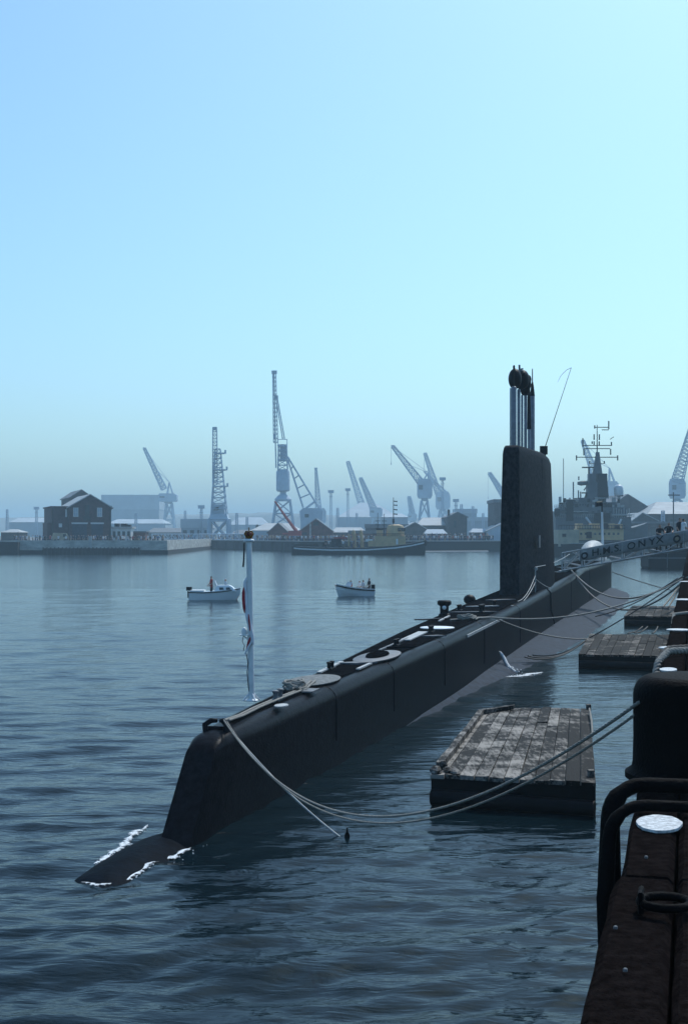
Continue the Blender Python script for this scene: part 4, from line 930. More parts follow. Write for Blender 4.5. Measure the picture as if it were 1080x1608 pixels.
# right hand sheds
gable(950, 1022, 800, 777, 440, 40, 'brick_grey', 'slate', "dark gabled boathouse behind the warship stern", apx=985)
gable(992, 1032, 818, 806, 410, 20, 'brick_grey', 'roof_pale', "low gabled shed with pale verge in front of the boathouse", apx=1008)
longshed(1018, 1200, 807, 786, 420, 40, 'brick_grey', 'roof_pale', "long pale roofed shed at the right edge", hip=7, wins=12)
longshed(990, 1100, 822, 819, 402, 10, 'brick_grey', 'slate', "low dark lean-to below the long shed", flat=True, wins=8)

# hills
def hill(pts, Y, depth, name='hill'):
    top = [(WX(a, Y), WZ(c, Y)) for a, c in pts]; n = len(top); rings = []
    fine = []
    for (xa, za), (xb, zb_) in zip(top, top[1:]):
        for k in range(6): t_ = k / 6; fine.append((lerp(xa, xb, t_), lerp(za, zb_, t_) + random.uniform(-0.6, 0.6)))
    b = MB(); rows = []
    for yy, kz in ((Y, 0.25), (Y + depth * 0.3, 0.85), (Y + depth * 0.5, 1.0), (Y + depth, 0.3)): rows.append([(x, yy, 1.0 + (z - 1.0) * kz) for x, z in fine])
    m_ = len(fine); vs_ = [p for r in rows for p in r]; b.add(vs_, [(i * m_ + j, i * m_ + j + 1, (i + 1) * m_ + j + 1, (i + 1) * m_ + j) for i in range(3) for j in range(m_ - 1)])
    tag(b.build(name, 'hill', None, 80), kind='structure')
hill([(-300, 815), (0, 812), (180, 809), (320, 806), (420, 804), (520, 808), (620, 811), (760, 812), (900, 812), (1100, 808), (1400, 812)], 1300, 80)

# two small trees by the tall crane
def tree(px, Y, h, label):
    x = WX(px, Y); t = thing('tree', (x, Y, LZ), label, 'tree'); b = MB(); b.tube([(x, Y, LZ), (x + 0.1, Y, LZ + h * 0.6)], [0.25, 0.12], 7); b.build('trunk', 'bark', t)
    b = MB()
    for k in range(420):
        f_ = random.random() ** 0.7; z = LZ + h * (0.18 + 0.82 * f_); r_ = h * 0.27 * (1 - f_ * 0.85) * math.sqrt(random.random()); a = random.random() * 6.28; c = Vector((x + r_ * math.cos(a), Y + r_ * math.sin(a), z)); u_ = Vector((random.gauss(0, 1), random.gauss(0, 1), random.gauss(0, 1))).normalized() * 0.35; v_ = Vector((random.gauss(0, 1), random.gauss(0, 1), random.gauss(0, 1))).normalized() * 0.25
        b.add([c - u_, c + v_, c + u_, c - v_], [(0, 1, 2, 3)])
    b.build('crown', 'leaf', t)
tree(404, 520, 5.2, "small conical tree left of the tall crane"); tree(417, 525, 4.6, "smaller tree right beside the conical one")

# ---- cranes
def lattice(b, p, q, w0, w1, bays, r, axis=None):
    """Four-chord truss from p to q."""
    p, q = Vector(p), Vector(q); d = (q - p).normalized(); a = d.cross(Vector((0, 1, 0)))
    a = a.normalized() if a.length > 1e-3 else Vector((1, 0, 0)); c = d.cross(a).normalized(); prev = None
    for k in range(bays + 1):
        t_ = k / bays; m_ = p.lerp(q, t_); w_ = lerp(w0, w1, t_) / 2; cs_ = [m_ + a * w_ * i + c * w_ * j for i, j in ((-1, -1), (1, -1), (1, 1), (-1, 1))]
        for i in range(4): b.bar(cs_[i], cs_[(i + 1) % 4], r * 0.7)
        if prev:
            for i in range(4): b.bar(prev[i], cs_[i], r); b.bar(prev[i], cs_[(i + 1) % 4], r * 0.6)
        prev = cs_
def legs4(t, cx, Y, zb, zt, wb, wt, db, dt, r, m='crane', bays=2):
    L = {}
    for i, sx in enumerate((-1, 1)):
        for j, sy in enumerate((-1, 1)):
            a, c = Vector((cx + sx * wb / 2, Y + sy * db / 2, zb)), Vector((cx + sx * wt / 2, Y + sy * dt / 2, zt)); L[(sx, sy)] = (a, c)
            b = MB(); b.bar(a, c, r)
            b.build('leg', m, t)
    b = MB()
    for k in range(bays):
        t0, t1 = k / bays, (k + 1) / bays
        for p_, q_ in (((-1, -1), (1, -1)), ((1, -1), (1, 1)), ((1, 1), (-1, 1)), ((-1, 1), (-1, -1))):
            A0, A1 = L[p_][0].lerp(L[p_][1], t0), L[p_][0].lerp(L[p_][1], t1); B0, B1 = L[q_][0].lerp(L[q_][1], t0), L[q_][0].lerp(L[q_][1], t1)
            b.bar(A0, B1, r * 0.5); b.bar(B0, A1, r * 0.5); b.bar(A1, B1, r * 0.6)
    b.build('bracing', m, t)
CG = 'dockyard cranes along the far shore'
def jib_crane(Y, tip, piv, house, legs, label, w=(1.6, 0.7), mast_px=None, m='crane', rope_to=None, base=None, r=0.22, bays=12):
    K = 1.5; Y *= K; w = (w[0] * K, w[1] * K); r *= K
    hx0, hx1, hy0, hy1 = house; cx = (WX(hx0, Y) + WX(hx1, Y)) / 2; t = thing('crane', (cx, Y, LZ), label, 'crane', CG); wid = WX(hx1, Y) - WX(hx0, Y)
    b = MB(); z0, z1 = WZ(hy1, Y), WZ(hy0, Y); hw_ = wid / 2
    b.loft([[(cx - hw_ * k1, Y - hw_ * 0.7, z), (cx + hw_ * k2, Y - hw_ * 0.7, z), (cx + hw_ * k2, Y + hw_ * 0.7, z), (cx - hw_ * k1, Y + hw_ * 0.7, z)] for z, k1, k2 in ((z0, 0.8, 0.8), (lerp(z0, z1, 0.15), 1, 1), (lerp(z0, z1, 0.8), 1, 1), (z1, 0.85, 0.7))]); hs = b.build('machine_house', m, t)
    b = MB(); b.bb(cx - hw_ * 0.85, cx - hw_ * 0.3, Y - hw_ * 0.7 - 0.06, Y - hw_ * 0.7 - 0.004, lerp(z0, z1, 0.45), lerp(z0, z1, 0.68)); b.build('window', 'mid_grey', hs)
    lx0, lx1, ly = legs; lc = (WX(lx0, Y) + WX(lx1, Y)) / 2; lw = WX(lx1, Y) - WX(lx0, Y)
    zt = z0 - 0.01; b = MB(); b.lathe([(hw_ * 0.42, -1.0), (hw_ * 0.5, -0.5), (hw_ * 0.42, 0)], (cx, Y, zt), 14); b.build('slewing_ring', m, t)
    legs4(t, lc, Y, LZ, zt - 1.0, lw, max(1.6, lw * 0.42), lw, max(1.6, lw * 0.42), r * 1.7, m)
    b = MB(); P0, P1 = W(*piv, Y), W(*tip, Y); lattice(b, P0, P1, w[0], w[1], bays, r); b.build('jib', m, t)
    b = MB(); b.lathe([(0.6, -0.3), (0.6, 0.3)], P1, 10); b.box(P1 + Vector((0, 0, 0.2)), (1.8, 1.2, 0.8)); b.build('jib_head', m, t)
    if mast_px:
        mx, my = mast_px; b = MB(); T = W(mx, my, Y); 
        for s_ in (-0.4, 0.4): b.bar((cx + hw_ * 0.5, Y + s_ * hw_, z1 - 0.3), T, r * 1.2); b.bar((cx - hw_ * 0.1, Y + s_ * hw_, z1 - 0.3), T, r * 1.2)
        b.bar(T, P0.lerp(P1, 0.55), r * 0.4); b.bar(T, P1, r * 0.35); b.build('back_stay', m, t)
    if rope_to:
        b = MB(); e = W(*rope_to, Y); b.bar((e.x, e.y, P1.z), e, 0.12); b.box(e, (0.4, 0.4, 1.2)); b.build('hook', m, t)
    return t
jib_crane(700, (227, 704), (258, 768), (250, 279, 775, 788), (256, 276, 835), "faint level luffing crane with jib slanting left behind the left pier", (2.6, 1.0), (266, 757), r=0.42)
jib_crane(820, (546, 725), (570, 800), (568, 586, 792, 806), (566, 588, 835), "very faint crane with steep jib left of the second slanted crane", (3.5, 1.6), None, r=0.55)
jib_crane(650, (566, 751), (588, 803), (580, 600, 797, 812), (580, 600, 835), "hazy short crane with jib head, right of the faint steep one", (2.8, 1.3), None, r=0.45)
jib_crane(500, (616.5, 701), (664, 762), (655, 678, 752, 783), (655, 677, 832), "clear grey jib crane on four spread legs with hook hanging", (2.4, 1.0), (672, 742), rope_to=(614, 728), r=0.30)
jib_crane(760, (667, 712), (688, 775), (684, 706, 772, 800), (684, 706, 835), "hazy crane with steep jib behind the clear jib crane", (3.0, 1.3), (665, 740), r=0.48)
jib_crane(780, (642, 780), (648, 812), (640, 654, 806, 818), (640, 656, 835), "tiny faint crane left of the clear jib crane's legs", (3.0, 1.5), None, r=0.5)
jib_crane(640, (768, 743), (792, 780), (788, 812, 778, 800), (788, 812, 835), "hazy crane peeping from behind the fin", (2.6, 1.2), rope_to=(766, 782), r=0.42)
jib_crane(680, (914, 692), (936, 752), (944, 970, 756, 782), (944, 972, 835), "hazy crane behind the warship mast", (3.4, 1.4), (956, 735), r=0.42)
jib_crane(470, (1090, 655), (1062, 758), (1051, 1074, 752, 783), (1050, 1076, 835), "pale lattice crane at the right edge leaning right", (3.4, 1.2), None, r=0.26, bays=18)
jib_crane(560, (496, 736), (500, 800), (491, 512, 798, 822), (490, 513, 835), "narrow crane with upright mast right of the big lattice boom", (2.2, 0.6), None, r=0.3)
# lattice tower crane
Y = 470; cx = WX(344.5, Y); t = thing('crane', (cx, Y, LZ), "stocky lattice tower crane with platforms on heavy base", 'crane', CG)
legs4(t, cx, Y, LZ, WZ(815, Y), 6.6, 6.0, 6.6, 6.0, 0.9, bays=1)
b = MB(); b.loft([[(cx + i * w_ / 2, Y + j * w_ / 2, z) for i, j in ((-1, -1), (1, -1), (1, 1), (-1, 1))] for z, w_ in ((WZ(819, Y), 6.6), (WZ(817, Y), 6.4), (WZ(808, Y), 5.4))]); b.build('base_deck', 'crane', t)
b = MB(); b.box((cx - 0.3, Y, WZ(800, Y)), (4.2, 4.0, 3.3)); hs = b.build('machine_house', 'crane', t); b = MB(); b.box((cx - 0.8, Y - 2.03, WZ(799, Y)), (1.6, 0.05, 1.0)); b.build('window', 'glass', hs)
b = MB(); lattice(b, (cx, Y, WZ(808, Y)), (cx - 0.2, Y, WZ(764, Y)), 5.0, 3.6, 5, 0.3); lattice(b, (cx - 0.2, Y, WZ(764, Y)), (WX(342, Y), Y, WZ(705, Y)), 3.6, 1.7, 8, 0.24); b.build('tower', 'crane', t)
b = MB(); lattice(b, (WX(338, Y), Y, WZ(760, Y)), (WX(337.5, Y), Y, WZ(672, Y)), 1.6, 1.3, 16, 0.16); b.build('jib', 'crane', t)
b = MB(); b.box((WX(337.5, Y), Y, WZ(673, Y)), (1.5, 1.4, 1.0)); b.build('jib_head', 'crane', t)
for py, w_ in ((764, 4.0), (738, 3.6), (712, 2.8)):
    b = MB(); zz = WZ(py, Y); b.box((WX(346, Y), Y, zz), (w_, w_, 0.4)); b.box((WX(346, Y) + w_ * 0.6, Y, zz + 0.5), (0.6, 0.6, 1.2)); b.build('platform', 'crane', t)
# tall crane
Y = 540; cx = WX(444.5, Y); t = thing('crane', (cx, Y, LZ), "tallest crane with thin upright jib, cylindrical tower and spread legs", 'crane', CG)
legs4(t, cx, Y, LZ, WZ(786, Y), 9.4, 5.2, 9.0, 5.2, 0.55, bays=3)
b = MB(); b.lathe([(3.1, WZ(787, Y)), (3.2, WZ(784, Y)), (2.2, WZ(779, Y)), (1.2, WZ(776, Y)), (1.2, WZ(772, Y))], (cx, Y, 0), 20); b.build('cap', 'crane', t, 40)
b = MB(); b.lathe([(2.0, WZ(772, Y)), (2.6, WZ(770, Y)), (2.6, WZ(741, Y)), (1.9, WZ(737, Y))], (cx, Y, 0), 20); b.build('machine_house', 'crane', t, 40)
b = MB(); lattice(b, (cx - 0.1, Y, WZ(738, Y)), (cx - 0.2, Y, WZ(700, Y)), 3.6, 3.0, 5, 0.32); b.box((cx, Y, WZ(712, Y)), (2.4, 2.2, 6.0)); b.build('tower', 'crane', t)
b = MB(); b.lathe([(1.9, WZ(702, Y)), (1.9, WZ(698, Y))], (cx - 0.2, Y, 0), 14)
for sx in (-1.7, 1.7): b.bar((cx - 0.2 + sx, Y, WZ(698, Y)), (cx - 0.2 + sx, Y, WZ(690, Y)), 0.2)
b.bar((cx - 1.9, Y, WZ(690, Y)), (cx + 1.5, Y, WZ(690, Y)), 0.2); b.build('platform', 'crane', t)
b = MB()
b.bar(W(433.5, 735, Y), W(430, 584, Y), 0.35); lattice(b, W(433, 695, Y), W(430.7, 586, Y), 1.6, 1.2, 16, 0.2); b.bar(W(447, 690, Y), W(435, 622, Y), 0.3); b.bar(W(444, 690, Y), W(433, 622, Y), 0.3); b.build('jib', 'crane', t)
for px, py, dd in ((430.8, 584.5, (2.0, 1.2, 1.2)), (434, 624, (1.4, 1.0, 1.4)), (431, 686, (0.9, 0.9, 1.8))): b = MB(); b.box(W(px, py, Y), dd); b.build('sheave_block', 'crane', t)
# lattice boom crane
Y = 510; cx = WX(489, Y); t = thing('crane', (cx, Y, LZ), "big crane with wide two chord lattice boom leaning left", 'crane', CG)
b = MB(); b.loft([[(cx + i * w_, Y + j * 2.5, z) for i, j in ((-1, -1), (1, -1), (1, 1), (-1, 1))] for z, w_ in ((LZ, 3.8), (WZ(822, Y), 3.8), (WZ(803, Y), 4.2), (WZ(798, Y), 3.0))]); hs = b.build('machine_house', 'crane', t); b = MB(); b.box((cx - 1.6, Y - 2.54, WZ(810, Y)), (1.4, 0.06, 1.2)); b.build('window', 'glass', hs)
b = MB(); A0, A1, B0, B1 = W(476, 797, Y), W(452, 722, Y), W(496, 790, Y), W(451.5, 717, Y)
for dy in (-1.2, 1.2):
    o_ = Vector((0, dy, 0)); b.bar(A0 + o_, A1 + o_ * 0.3, 0.42); b.bar(B0 + o_, B1 + o_ * 0.3, 0.42)
    for k in range(1, 5): t_ = k / 5; b.bar(A0.lerp(A1, t_) + o_ * (1 - t_), B0.lerp(B1, t_) + o_ * (1 - t_), 0.28)
for k in range(6): t_ = k / 6; b.bar(A0.lerp(A1, t_) + Vector((0, -1.2 * (1 - t_), 0)), A0.lerp(A1, t_) + Vector((0, 1.2 * (1 - t_), 0)), 0.25)
b.build('jib', 'crane', t)
b = MB(); 
for dy in (-1, 1): b.bar(W(478, 800, Y) + Vector((0, dy, 0)), W(494, 788, Y) + Vector((0, dy, 0)), 0.5); b.bar(W(504, 800, Y) + Vector((0, dy, 0)), W(494, 788, Y) + Vector((0, dy, 0)), 0.5)
b.build('gantry', 'crane', t)
# red mobile crane
Y = 392; t = thing('mobile_crane', W(464, 846, Y), "red mobile crane with telescopic jib raised to the left", 'crane')
b = MB(); b.tube([W(466, 835, Y), W(449, 812, Y), W(431.5, 787, Y)], [0.48, 0.36, 0.24], 4); b.build('jib', 'crane_red', t)
b = MB(); b.box(W(463, 837.5, Y), (3.6, 2.2, 1.4)); b.box(W(453, 838, Y), (3.4, 1.6, 0.5)); b.build('cab', 'crane_red', t)
b = MB(); b.box((WX(461, Y), Y, LZ + 0.9), (6.5, 2.4, 0.7)); b.build('chassis', 'warship_dk', t)
for k in range(4): x = WX(461, Y) - 2.6 + k * 1.7; b = MB(); b.tube([(x, Y - 1.35, LZ + 0.5), (x, Y - 1.0, LZ + 0.5)], 0.5, 12); b.build('wheel', 'iron', t)
# lamp and radio masts
def lampmast(px, py_t, Y, label, head=True):
    x = WX(px, Y); zt = WZ(py_t, Y); t = thing('lamp_mast', (x, Y, LZ), label, 'lamp mast'); b = MB(); lattice(b, (x, Y, LZ), (x, Y, zt), 1.2, 0.7, 12, 0.16); b.build('mast', 'crane', t)
    if head: b = MB(); b.box((x, Y, zt), (2.6, 1.4, 1.3)); b.build('lamp_head', 'crane', t); b = MB(); b.box((x, Y, zt - 2.2), (1.6, 1.4, 0.25)); b.build('platform', 'crane', t)
lampmast(546, 769, 700, "slim hazy lamp mast left of the faint steep crane"); lampmast(519.5, 772, 640, "slim lamp mast right of the upright crane"); lampmast(694.5, 752, 620, "lamp mast with square head right of the clear jib crane"); lampmast(715.5, 786, 620, "short lamp mast behind the brick warehouse"); lampmast(316.5, 796, 560, "short hazy radar mast left of the lattice tower crane"); lampmast(58, 798, 700, "short faint mast at far left")
for px, py, Y, lab in ((12, 800, 640, "thin faint pole at the left edge of the picture"), (214, 806, 560, "thin pole right of the kiosk"), (291, 802, 620, "thin pole left of the short radar mast"), (372, 806, 520, "thin pole just right of the lattice tower crane"), (388, 812, 560, "shorter thin pole beside the conical tree"), (530, 798, 520, "thin pole behind the tug funnel"), (560, 806, 600, "thin pole above the tug ventilators"), (724, 792, 520, "thin pole behind the brick store"), (742, 795, 560, "thin pole left of the tall brown block"), (758, 806, 600, "shorter thin pole left of the tall brown block"), (1012, 800, 440, "thin pole between boathouse and long shed"), (1040, 802, 410, "thin pole left of the telegraph pole")):
    lampmast(px, py, Y, lab, False)
longshed(2, 30, 836, 831, 420, 12, 'brick_grey', 'roof_pale', "low store at the far left behind the crowd", hip=2)
longshed(232, 300, 836, 829, 600, 14, 'brick_grey', 'slate', "long dark low store behind the end of the left pier", hip=2, wins=9)
longshed(300, 332, 832, 825, 580, 12, 'far_wall', 'slate', "small slate roofed store left of the lattice tower crane base", hip=2)
longshed(366, 396, 838, 832, 530, 10, 'brick_red', 'slate', "small red brick store behind the lattice railing", hip=1, wins=4)
longshed(548, 604, 838, 833, 420, 8, 'brick_red', 'slate', "low red brick store behind the tug ventilators", flat=True, wins=8)
longshed(668, 700, 838, 831, 420, 8, 'brick_grey', 'far_roof', "low pale roofed hut behind the crowd right of the tug", hip=1, wins=3)
longshed(740, 766, 836, 830, 425, 8, 'brick_grey', 'far_roof', "small pale roofed hut left of the fin", hip=1, wins=3)
longshed(600, 640, 812, 806, 700, 20, 'far_wall', 'far_roof', "hazy store between the great hipped shed and the clear crane", hip=3)
# telegraph pole at right
Y = 395; t = thing('telegraph_pole', (WX(1056.5, Y), Y, LZ), "dark telegraph pole with cross arm before the long shed", 'pole')
b = MB(); b.tube([(WX(1056.5, Y), Y, LZ), (WX(1056.5, Y), Y, WZ(773, Y))], [0.22, 0.15], 8); b.build('post', 'weed', t); b = MB(); b.box((WX(1057, Y), Y - 0.2, WZ(777.5, Y)), (3.2, 0.2, 0.3)); b.build('cross_arm', 'weed', t)

# ---- crowd on the far quays
keys = ['white', 'white2', 'dark', 'blue', 'pale', 'white', 'grey', 'tan', 'dark', 'red', 'pale']
def crowd(px0, px1, Y0, Y1, n, where, zoff=0.0):
    for k in range(n):
        f_ = (k + random.uniform(0.05, 0.95)) / n; px = lerp(px0, px1, f_); Y = random.uniform(Y0, Y1) if not callable(Y0) else Y0(px) + random.uniform(0.8, Y1); key = random.choice(keys)
        person(PM[key], (WX(px, Y), Y, LZ + zoff), random.uniform(-1.2, 1.2), f"spectator in {SAID[key]} {where}", f"spectators in {SAID[key]} {where}", random.uniform(0.94, 1.06))
def midY(px):
    x0, y0 = mid0; x1, y1 = mid1; lo, hi = y1, y0
    for _ in range(40):
        y = (lo + hi) / 2; xl = lerp(x0, x1, (y - y0) / (y1 - y0)); 
        if CX + xl * F / y > px: lo = y
        else: hi = y
    return y
crowd(22, 260, yl + 1.5, yl + 8, 62, "on the left pier", 0.0)
crowd(266, 405, midY, 4, 46, "behind the lattice railing")
crowd(404, 468, midY, 5, 26, "below the red mobile crane")
crowd(470, 600, 374, 386, 44, "on the quay behind the tug")
crowd(630, 775, 393, 400, 58, "on the dark quay right of the tug")
crowd(660, 770, 404, 412, 16, "on the dark quay right of the tug", 0.6)
crowd(980, 1024, 402, 410, 14, "on the quay behind the warship")

# ================================================================== VESSELS
def hull_loft(b, st, flip=1):
    """stations: (x, half-beam at deck, half-beam at water, deck z, keel z) along local x"""
    rg = []
    for x, bd, bw, zd, zk in st: rg.append([(x, -bd, zd), (x, -lerp(bw, bd, 0.5), zd * 0.5), (x, -bw, 0.0), (x, -bw * 0.5, zk), (x, bw * 0.5, zk), (x, bw, 0.0), (x, lerp(bw, bd, 0.5), zd * 0.5), (x, bd, zd)])
    return b.loft(rg)
# tug
Y = 322.0; s_ = Y / F
t = thing('tug', (WX(562, Y), Y, 0), "black hulled tug with buff wheelhouse and white stripe in front of far quay", 'tug')
def TX(px): return WX(px, Y)
ST = [(458, 1.2, 0.8, 1.95, -1.0), (462, 2.4, 1.8, 1.92, -1.2), (475, 3.4, 3.0, 1.75, -1.5), (520, 3.9, 3.8, 1.50, -1.6), (575, 3.9, 3.8, 1.55, -1.6), (620, 3.6, 3.0, 2.0, -1.6), (645, 2.8, 1.8, 2.5, -1.6), (660, 1.6, 0.6, 2.95, -1.4), (667, 0.3, 0.1, 3.15, -1.0)]
b = MB(); rg = []
for px, bd, bw, zd, zk in ST:
    x = TX(px); rg.append([(x, Y - bd, zd), (x, Y - lerp(bw, bd, 0.5), zd * 0.5), (x, Y - bw, 0.0), (x, Y - bw * 0.5, zk), (x, Y + bw * 0.5, zk), (x, Y + bw, 0.0), (x, Y + lerp(bw, bd, 0.5), zd * 0.5), (x, Y + bd, zd)])
b.loft(rg); b.build('hull', 'black_boat', t, 30)
b = MB(); rg = []
for px, bd, bw, zd, zk in ST[1:]: x = TX(px); rg.append([(x, Y - bd - 0.12, zd - 0.62), (x, Y - bd + 0.3, zd - 0.62), (x, Y - bd + 0.3, zd - 0.34), (x, Y - bd - 0.12, zd - 0.34)])
b.loft(rg); b.build('stripe', 'white', t)
b = MB(); b.torus((TX(665), Y, 2.4), 0.55, 0.22, 14, 6); b.ell((TX(667.5), Y, 2.6), (0.45, 0.9, 0.7), 10, 8); b.build('bow_fender', 'iron', t, 60)
def tb(nm, m, *boxes):
    b = MB()
    for px0, px1, py0, py1, d0, d1 in boxes: b.bb(TX(px0), TX(px1), Y + d0, Y + d1, WZ(py1, Y), WZ(py0, Y))
    return b.build(nm, m, t)
hsT = tb('deckhouse', 'buff', (588, 636, 842, 858, -2.4, 2.4), (578, 588, 849, 858, -1.8, 1.8))
b = MB(); cxT = TX(620.5); w0 = TX(635) - cxT
b.loft([[(cxT + w_ * math.cos(a), Y + w_ * 0.95 * math.sin(a), z) for a in [R(q * 22.5 + 11.25) for q in range(16)]] for z, w_ in ((WZ(842, Y) + 0.004, w0), (WZ(834, Y), w0 * 0.98), (WZ(828, Y), w0 * 0.93), (WZ(825, Y), w0 * 0.8), (WZ(823.5, Y), w0 * 0.4))]); wh = b.build('wheelhouse', 'buff', t, 40)
b = MB()
for q in range(5, 15): a = R(q * 22.5 + 0.0) + math.pi * 0.0; c = Vector((cxT + w0 * 0.975 * math.cos(a + math.pi), Y + w0 * 0.93 * math.sin(a + math.pi), WZ(831.5, Y))); b.box(c, (0.5, 0.5, 0.75), a)
b.build('window', 'glass', wh)
fnT = tb('funnel', 'buff', (591, 601, 831, 842, -1.0, 1.0)); b = MB(); b.bb(TX(590.7), TX(601.3), Y - 1.05, Y + 1.05, WZ(832.5, Y), WZ(830.5, Y)); b.build('funnel_top', 'warship_dk', fnT)
tb('door', 'white', (621, 624, 846, 855, -2.46, -2.402))
for px in (556, 567.5):
    b = MB(); b.tube([(TX(px + 1), Y, 1.4), (TX(px), Y, WZ(842, Y)), (TX(px - 1.2), Y, WZ(835, Y)), (TX(px - 3), Y, WZ(834, Y))], [0.42, 0.4, 0.42, 0.5], 10); b.build('ventilator', 'buff', t, 50)
tb('towing_bitts', 'buff', (546, 549, 838, 858, -0.4, 0.4), (538, 540.5, 840, 858, -0.4, 0.4))
tb('liferaft', 'white', (574, 585, 846.5, 850.5, -1.6, -0.6)); tb('deck_gear', 'warship_dk', (520, 536, 846, 858, -1.5, 1.5), (506, 514, 852, 858, -1, 1), (477, 500, 854.5, 857.5, -1, 1)); tb('hatch_cover', 'crane_red', (524, 545, 843, 846.5, -1.2, 1.2))
tb('bulwark', 'warship_dk', (462, 500, 854.5, 857.5, -3.0, -2.8))
b = MB(); x = TX(617.5); b.tube([(x, Y, WZ(824, Y)), (x, Y, WZ(781, Y))], [0.14, 0.07], 6)
for py in (787, 793, 800, 807): b.bar((x, Y, WZ(py, Y)), (x + 0.7, Y, WZ(py + 0.5, Y)), 0.16); b.box((x + 0.75, Y, WZ(py + 0.5, Y)), (0.25, 0.25, 0.3))
b.box((x, Y, WZ(818, Y)), (0.5, 0.5, 0.9)); b.build('mast', 'warship_dk', t)
for px, py in ((593, 780 + 25), (603, 787 + 20)):
    b = MB(); x = TX(px); b.tube([(x, Y + 0.5, WZ(840, Y)), (x, Y + 0.5, WZ(py, Y))], [0.10, 0.06], 6)
    for q in (818, 824, 830): b.bar((x - 0.6, Y + 0.5, WZ(q, Y)), (x + 0.6, Y + 0.5, WZ(q, Y)), 0.10)
    b.build('mast', 'warship_dk', t)
rl = MB()
for k in range(28): x = lerp(TX(585), TX(637), k / 27); rl.bar((x, Y - 2.45, WZ(842, Y)), (x, Y - 2.45, WZ(838, Y)), 0.05)
rl.bar((TX(585), Y - 2.45, WZ(838, Y)), (TX(637), Y - 2.45, WZ(838, Y)), 0.06); rl.build('rail', 'warship_dk', t)
for k in range(14):
    px = random.uniform(508, 566); key = random.choice(['dark', 'white', 'blue', 'pale', 'grey']); person(PM[key], (TX(px), Y + random.uniform(-2, 2), 1.55), random.uniform(-2, 2), f"passenger in {SAID[key]} standing on the tug's after deck", "passengers on the tug's after deck")

# motor boats
def boat_person(shirt, label, loc, rz, sc=1.0, seated=False, arm=0.4, hat=None):
    me = person_mesh('person', shirt, 'c_dark', arm, 0.1, seated, 1, hat); return person(me, loc, rz, label, None, sc)
Y = 101.0; x0 = WX(298, Y); x1 = WX(377.5, Y); L = x1 - x0; cx = (x0 + x1) / 2
t = thing('motorboat', (cx, Y, 0), "small white cabin cruiser left of the ensign staff", 'boat')
def bst(fr, bd, bw, zd, zk=-0.3): return (fr, bd, bw, zd, zk)
b = MB(); rg = []
for fr, bd, bw, zd, zk in (bst(0.0, 0.62, 0.55, 0.62), bst(0.03, 0.68, 0.58, 0.62), bst(0.3, 0.74, 0.62, 0.60), bst(0.6, 0.72, 0.55, 0.66), bst(0.8, 0.55, 0.32, 0.74), bst(0.93, 0.28, 0.08, 0.82), bst(1.0, 0.03, 0.01, 0.86)):
    x = x0 + L * fr; xw = x - (0.10 * L if fr > 0.9 else 0.0); rg.append([(x, Y - bd, zd), (x, Y - lerp(bw, bd, 0.6), zd * 0.5), (xw, Y - bw, 0.0), (xw, Y, zk), (xw, Y + bw, 0.0), (x, Y + lerp(bw, bd, 0.6), zd * 0.5), (x, Y + bd, zd)])
b.loft(rg); b.build('hull', 'boat_white', t, 35)
b = MB(); b.tube([(r_[0][0], r_[0][1] - 0.015, r_[0][2] - 0.07) for r_ in rg], 0.03, 5); b.build('rubbing_strake', 'iron', t)
b = MB(); b.loft([[(x0 + L * f0, Y - w_, z), (x0 + L * f1, Y - w_ * 0.85, z), (x0 + L * f1, Y + w_ * 0.85, z), (x0 + L * f0, Y + w_, z)] for z, f0, f1, w_ in ((0.62, 0.50, 0.93, 0.58), (0.95, 0.54, 0.84, 0.50), (1.05, 0.57, 0.78, 0.44))]); cbn = b.build('cabin', 'boat_white', t)
for f0, f1 in ((0.60, 0.69), (0.73, 0.82)): b = MB(); b.add([(x0 + L * f0, Y - 0.585, 0.74), (x0 + L * f1, Y - 0.56, 0.74), (x0 + L * (f1 - 0.02), Y - 0.53, 0.90), (x0 + L * f0, Y - 0.55, 0.90)], [(0, 1, 2, 3)]); b.build('window', 'glass', cbn)
b = MB(); b.add([(x0 + L * 0.545, Y - 0.46, 1.0), (x0 + L * 0.545, Y + 0.46, 1.0), (x0 + L * 0.50, Y + 0.42, 1.38), (x0 + L * 0.50, Y - 0.42, 1.38)], [(0, 1, 2, 3)]); b.bar((x0 + L * 0.545, Y - 0.46, 1.0), (x0 + L * 0.5, Y - 0.42, 1.38), 0.03); ws = b.build('windscreen', 'c_pale', t)
b = MB(); b.bb(x0 - 0.14, x0 - 0.001, Y - 0.14, Y + 0.14, 0.15, 0.62); b.loft([[(x0 + a, Y + c, z) for a, c in ((-0.22, -0.14), (0.16, -0.14), (0.16, 0.14), (-0.22, 0.14))] for z in (0.66, 0.92)]); b.build('outboard_motor', 'steel_dark', t)
b = MB(); b.bb(x0 + 0.1, x0 + L * 0.3, Y - 0.7, Y + 0.7, 0.6, 0.7); b.build('stern_deck', 'white', t)
boat_person('c_red', "person in dark red standing at the cabin cruiser's wheel", (x0 + L * 0.43, Y, 0.02), -1.2, 0.98)
boat_person('c_pale', "person with pale cap behind the cabin cruiser's windscreen", (x0 + L * 0.70, Y + 0.5, -0.12), -1.2, 0.95, False, 0.2, 'cloth_white')
Y = 107.0; x0 = WX(583, Y); x1 = WX(527, Y); dirb = Vector((x1 - x0, -1.2, 0)); L = dirb.length; dn = dirb.normalized(); dr_ = Vector((-dn.y, dn.x, 0)); p0 = Vector((x0, Y + 0.6, 0))
t = thing('motorboat', p0 + dirb / 2, "open white motorboat with dark stripe carrying four people", 'boat')
def BP(fr, o_, z): return p0 + dn * (L * fr) + dr_ * o_ + Vector((0, 0, z))
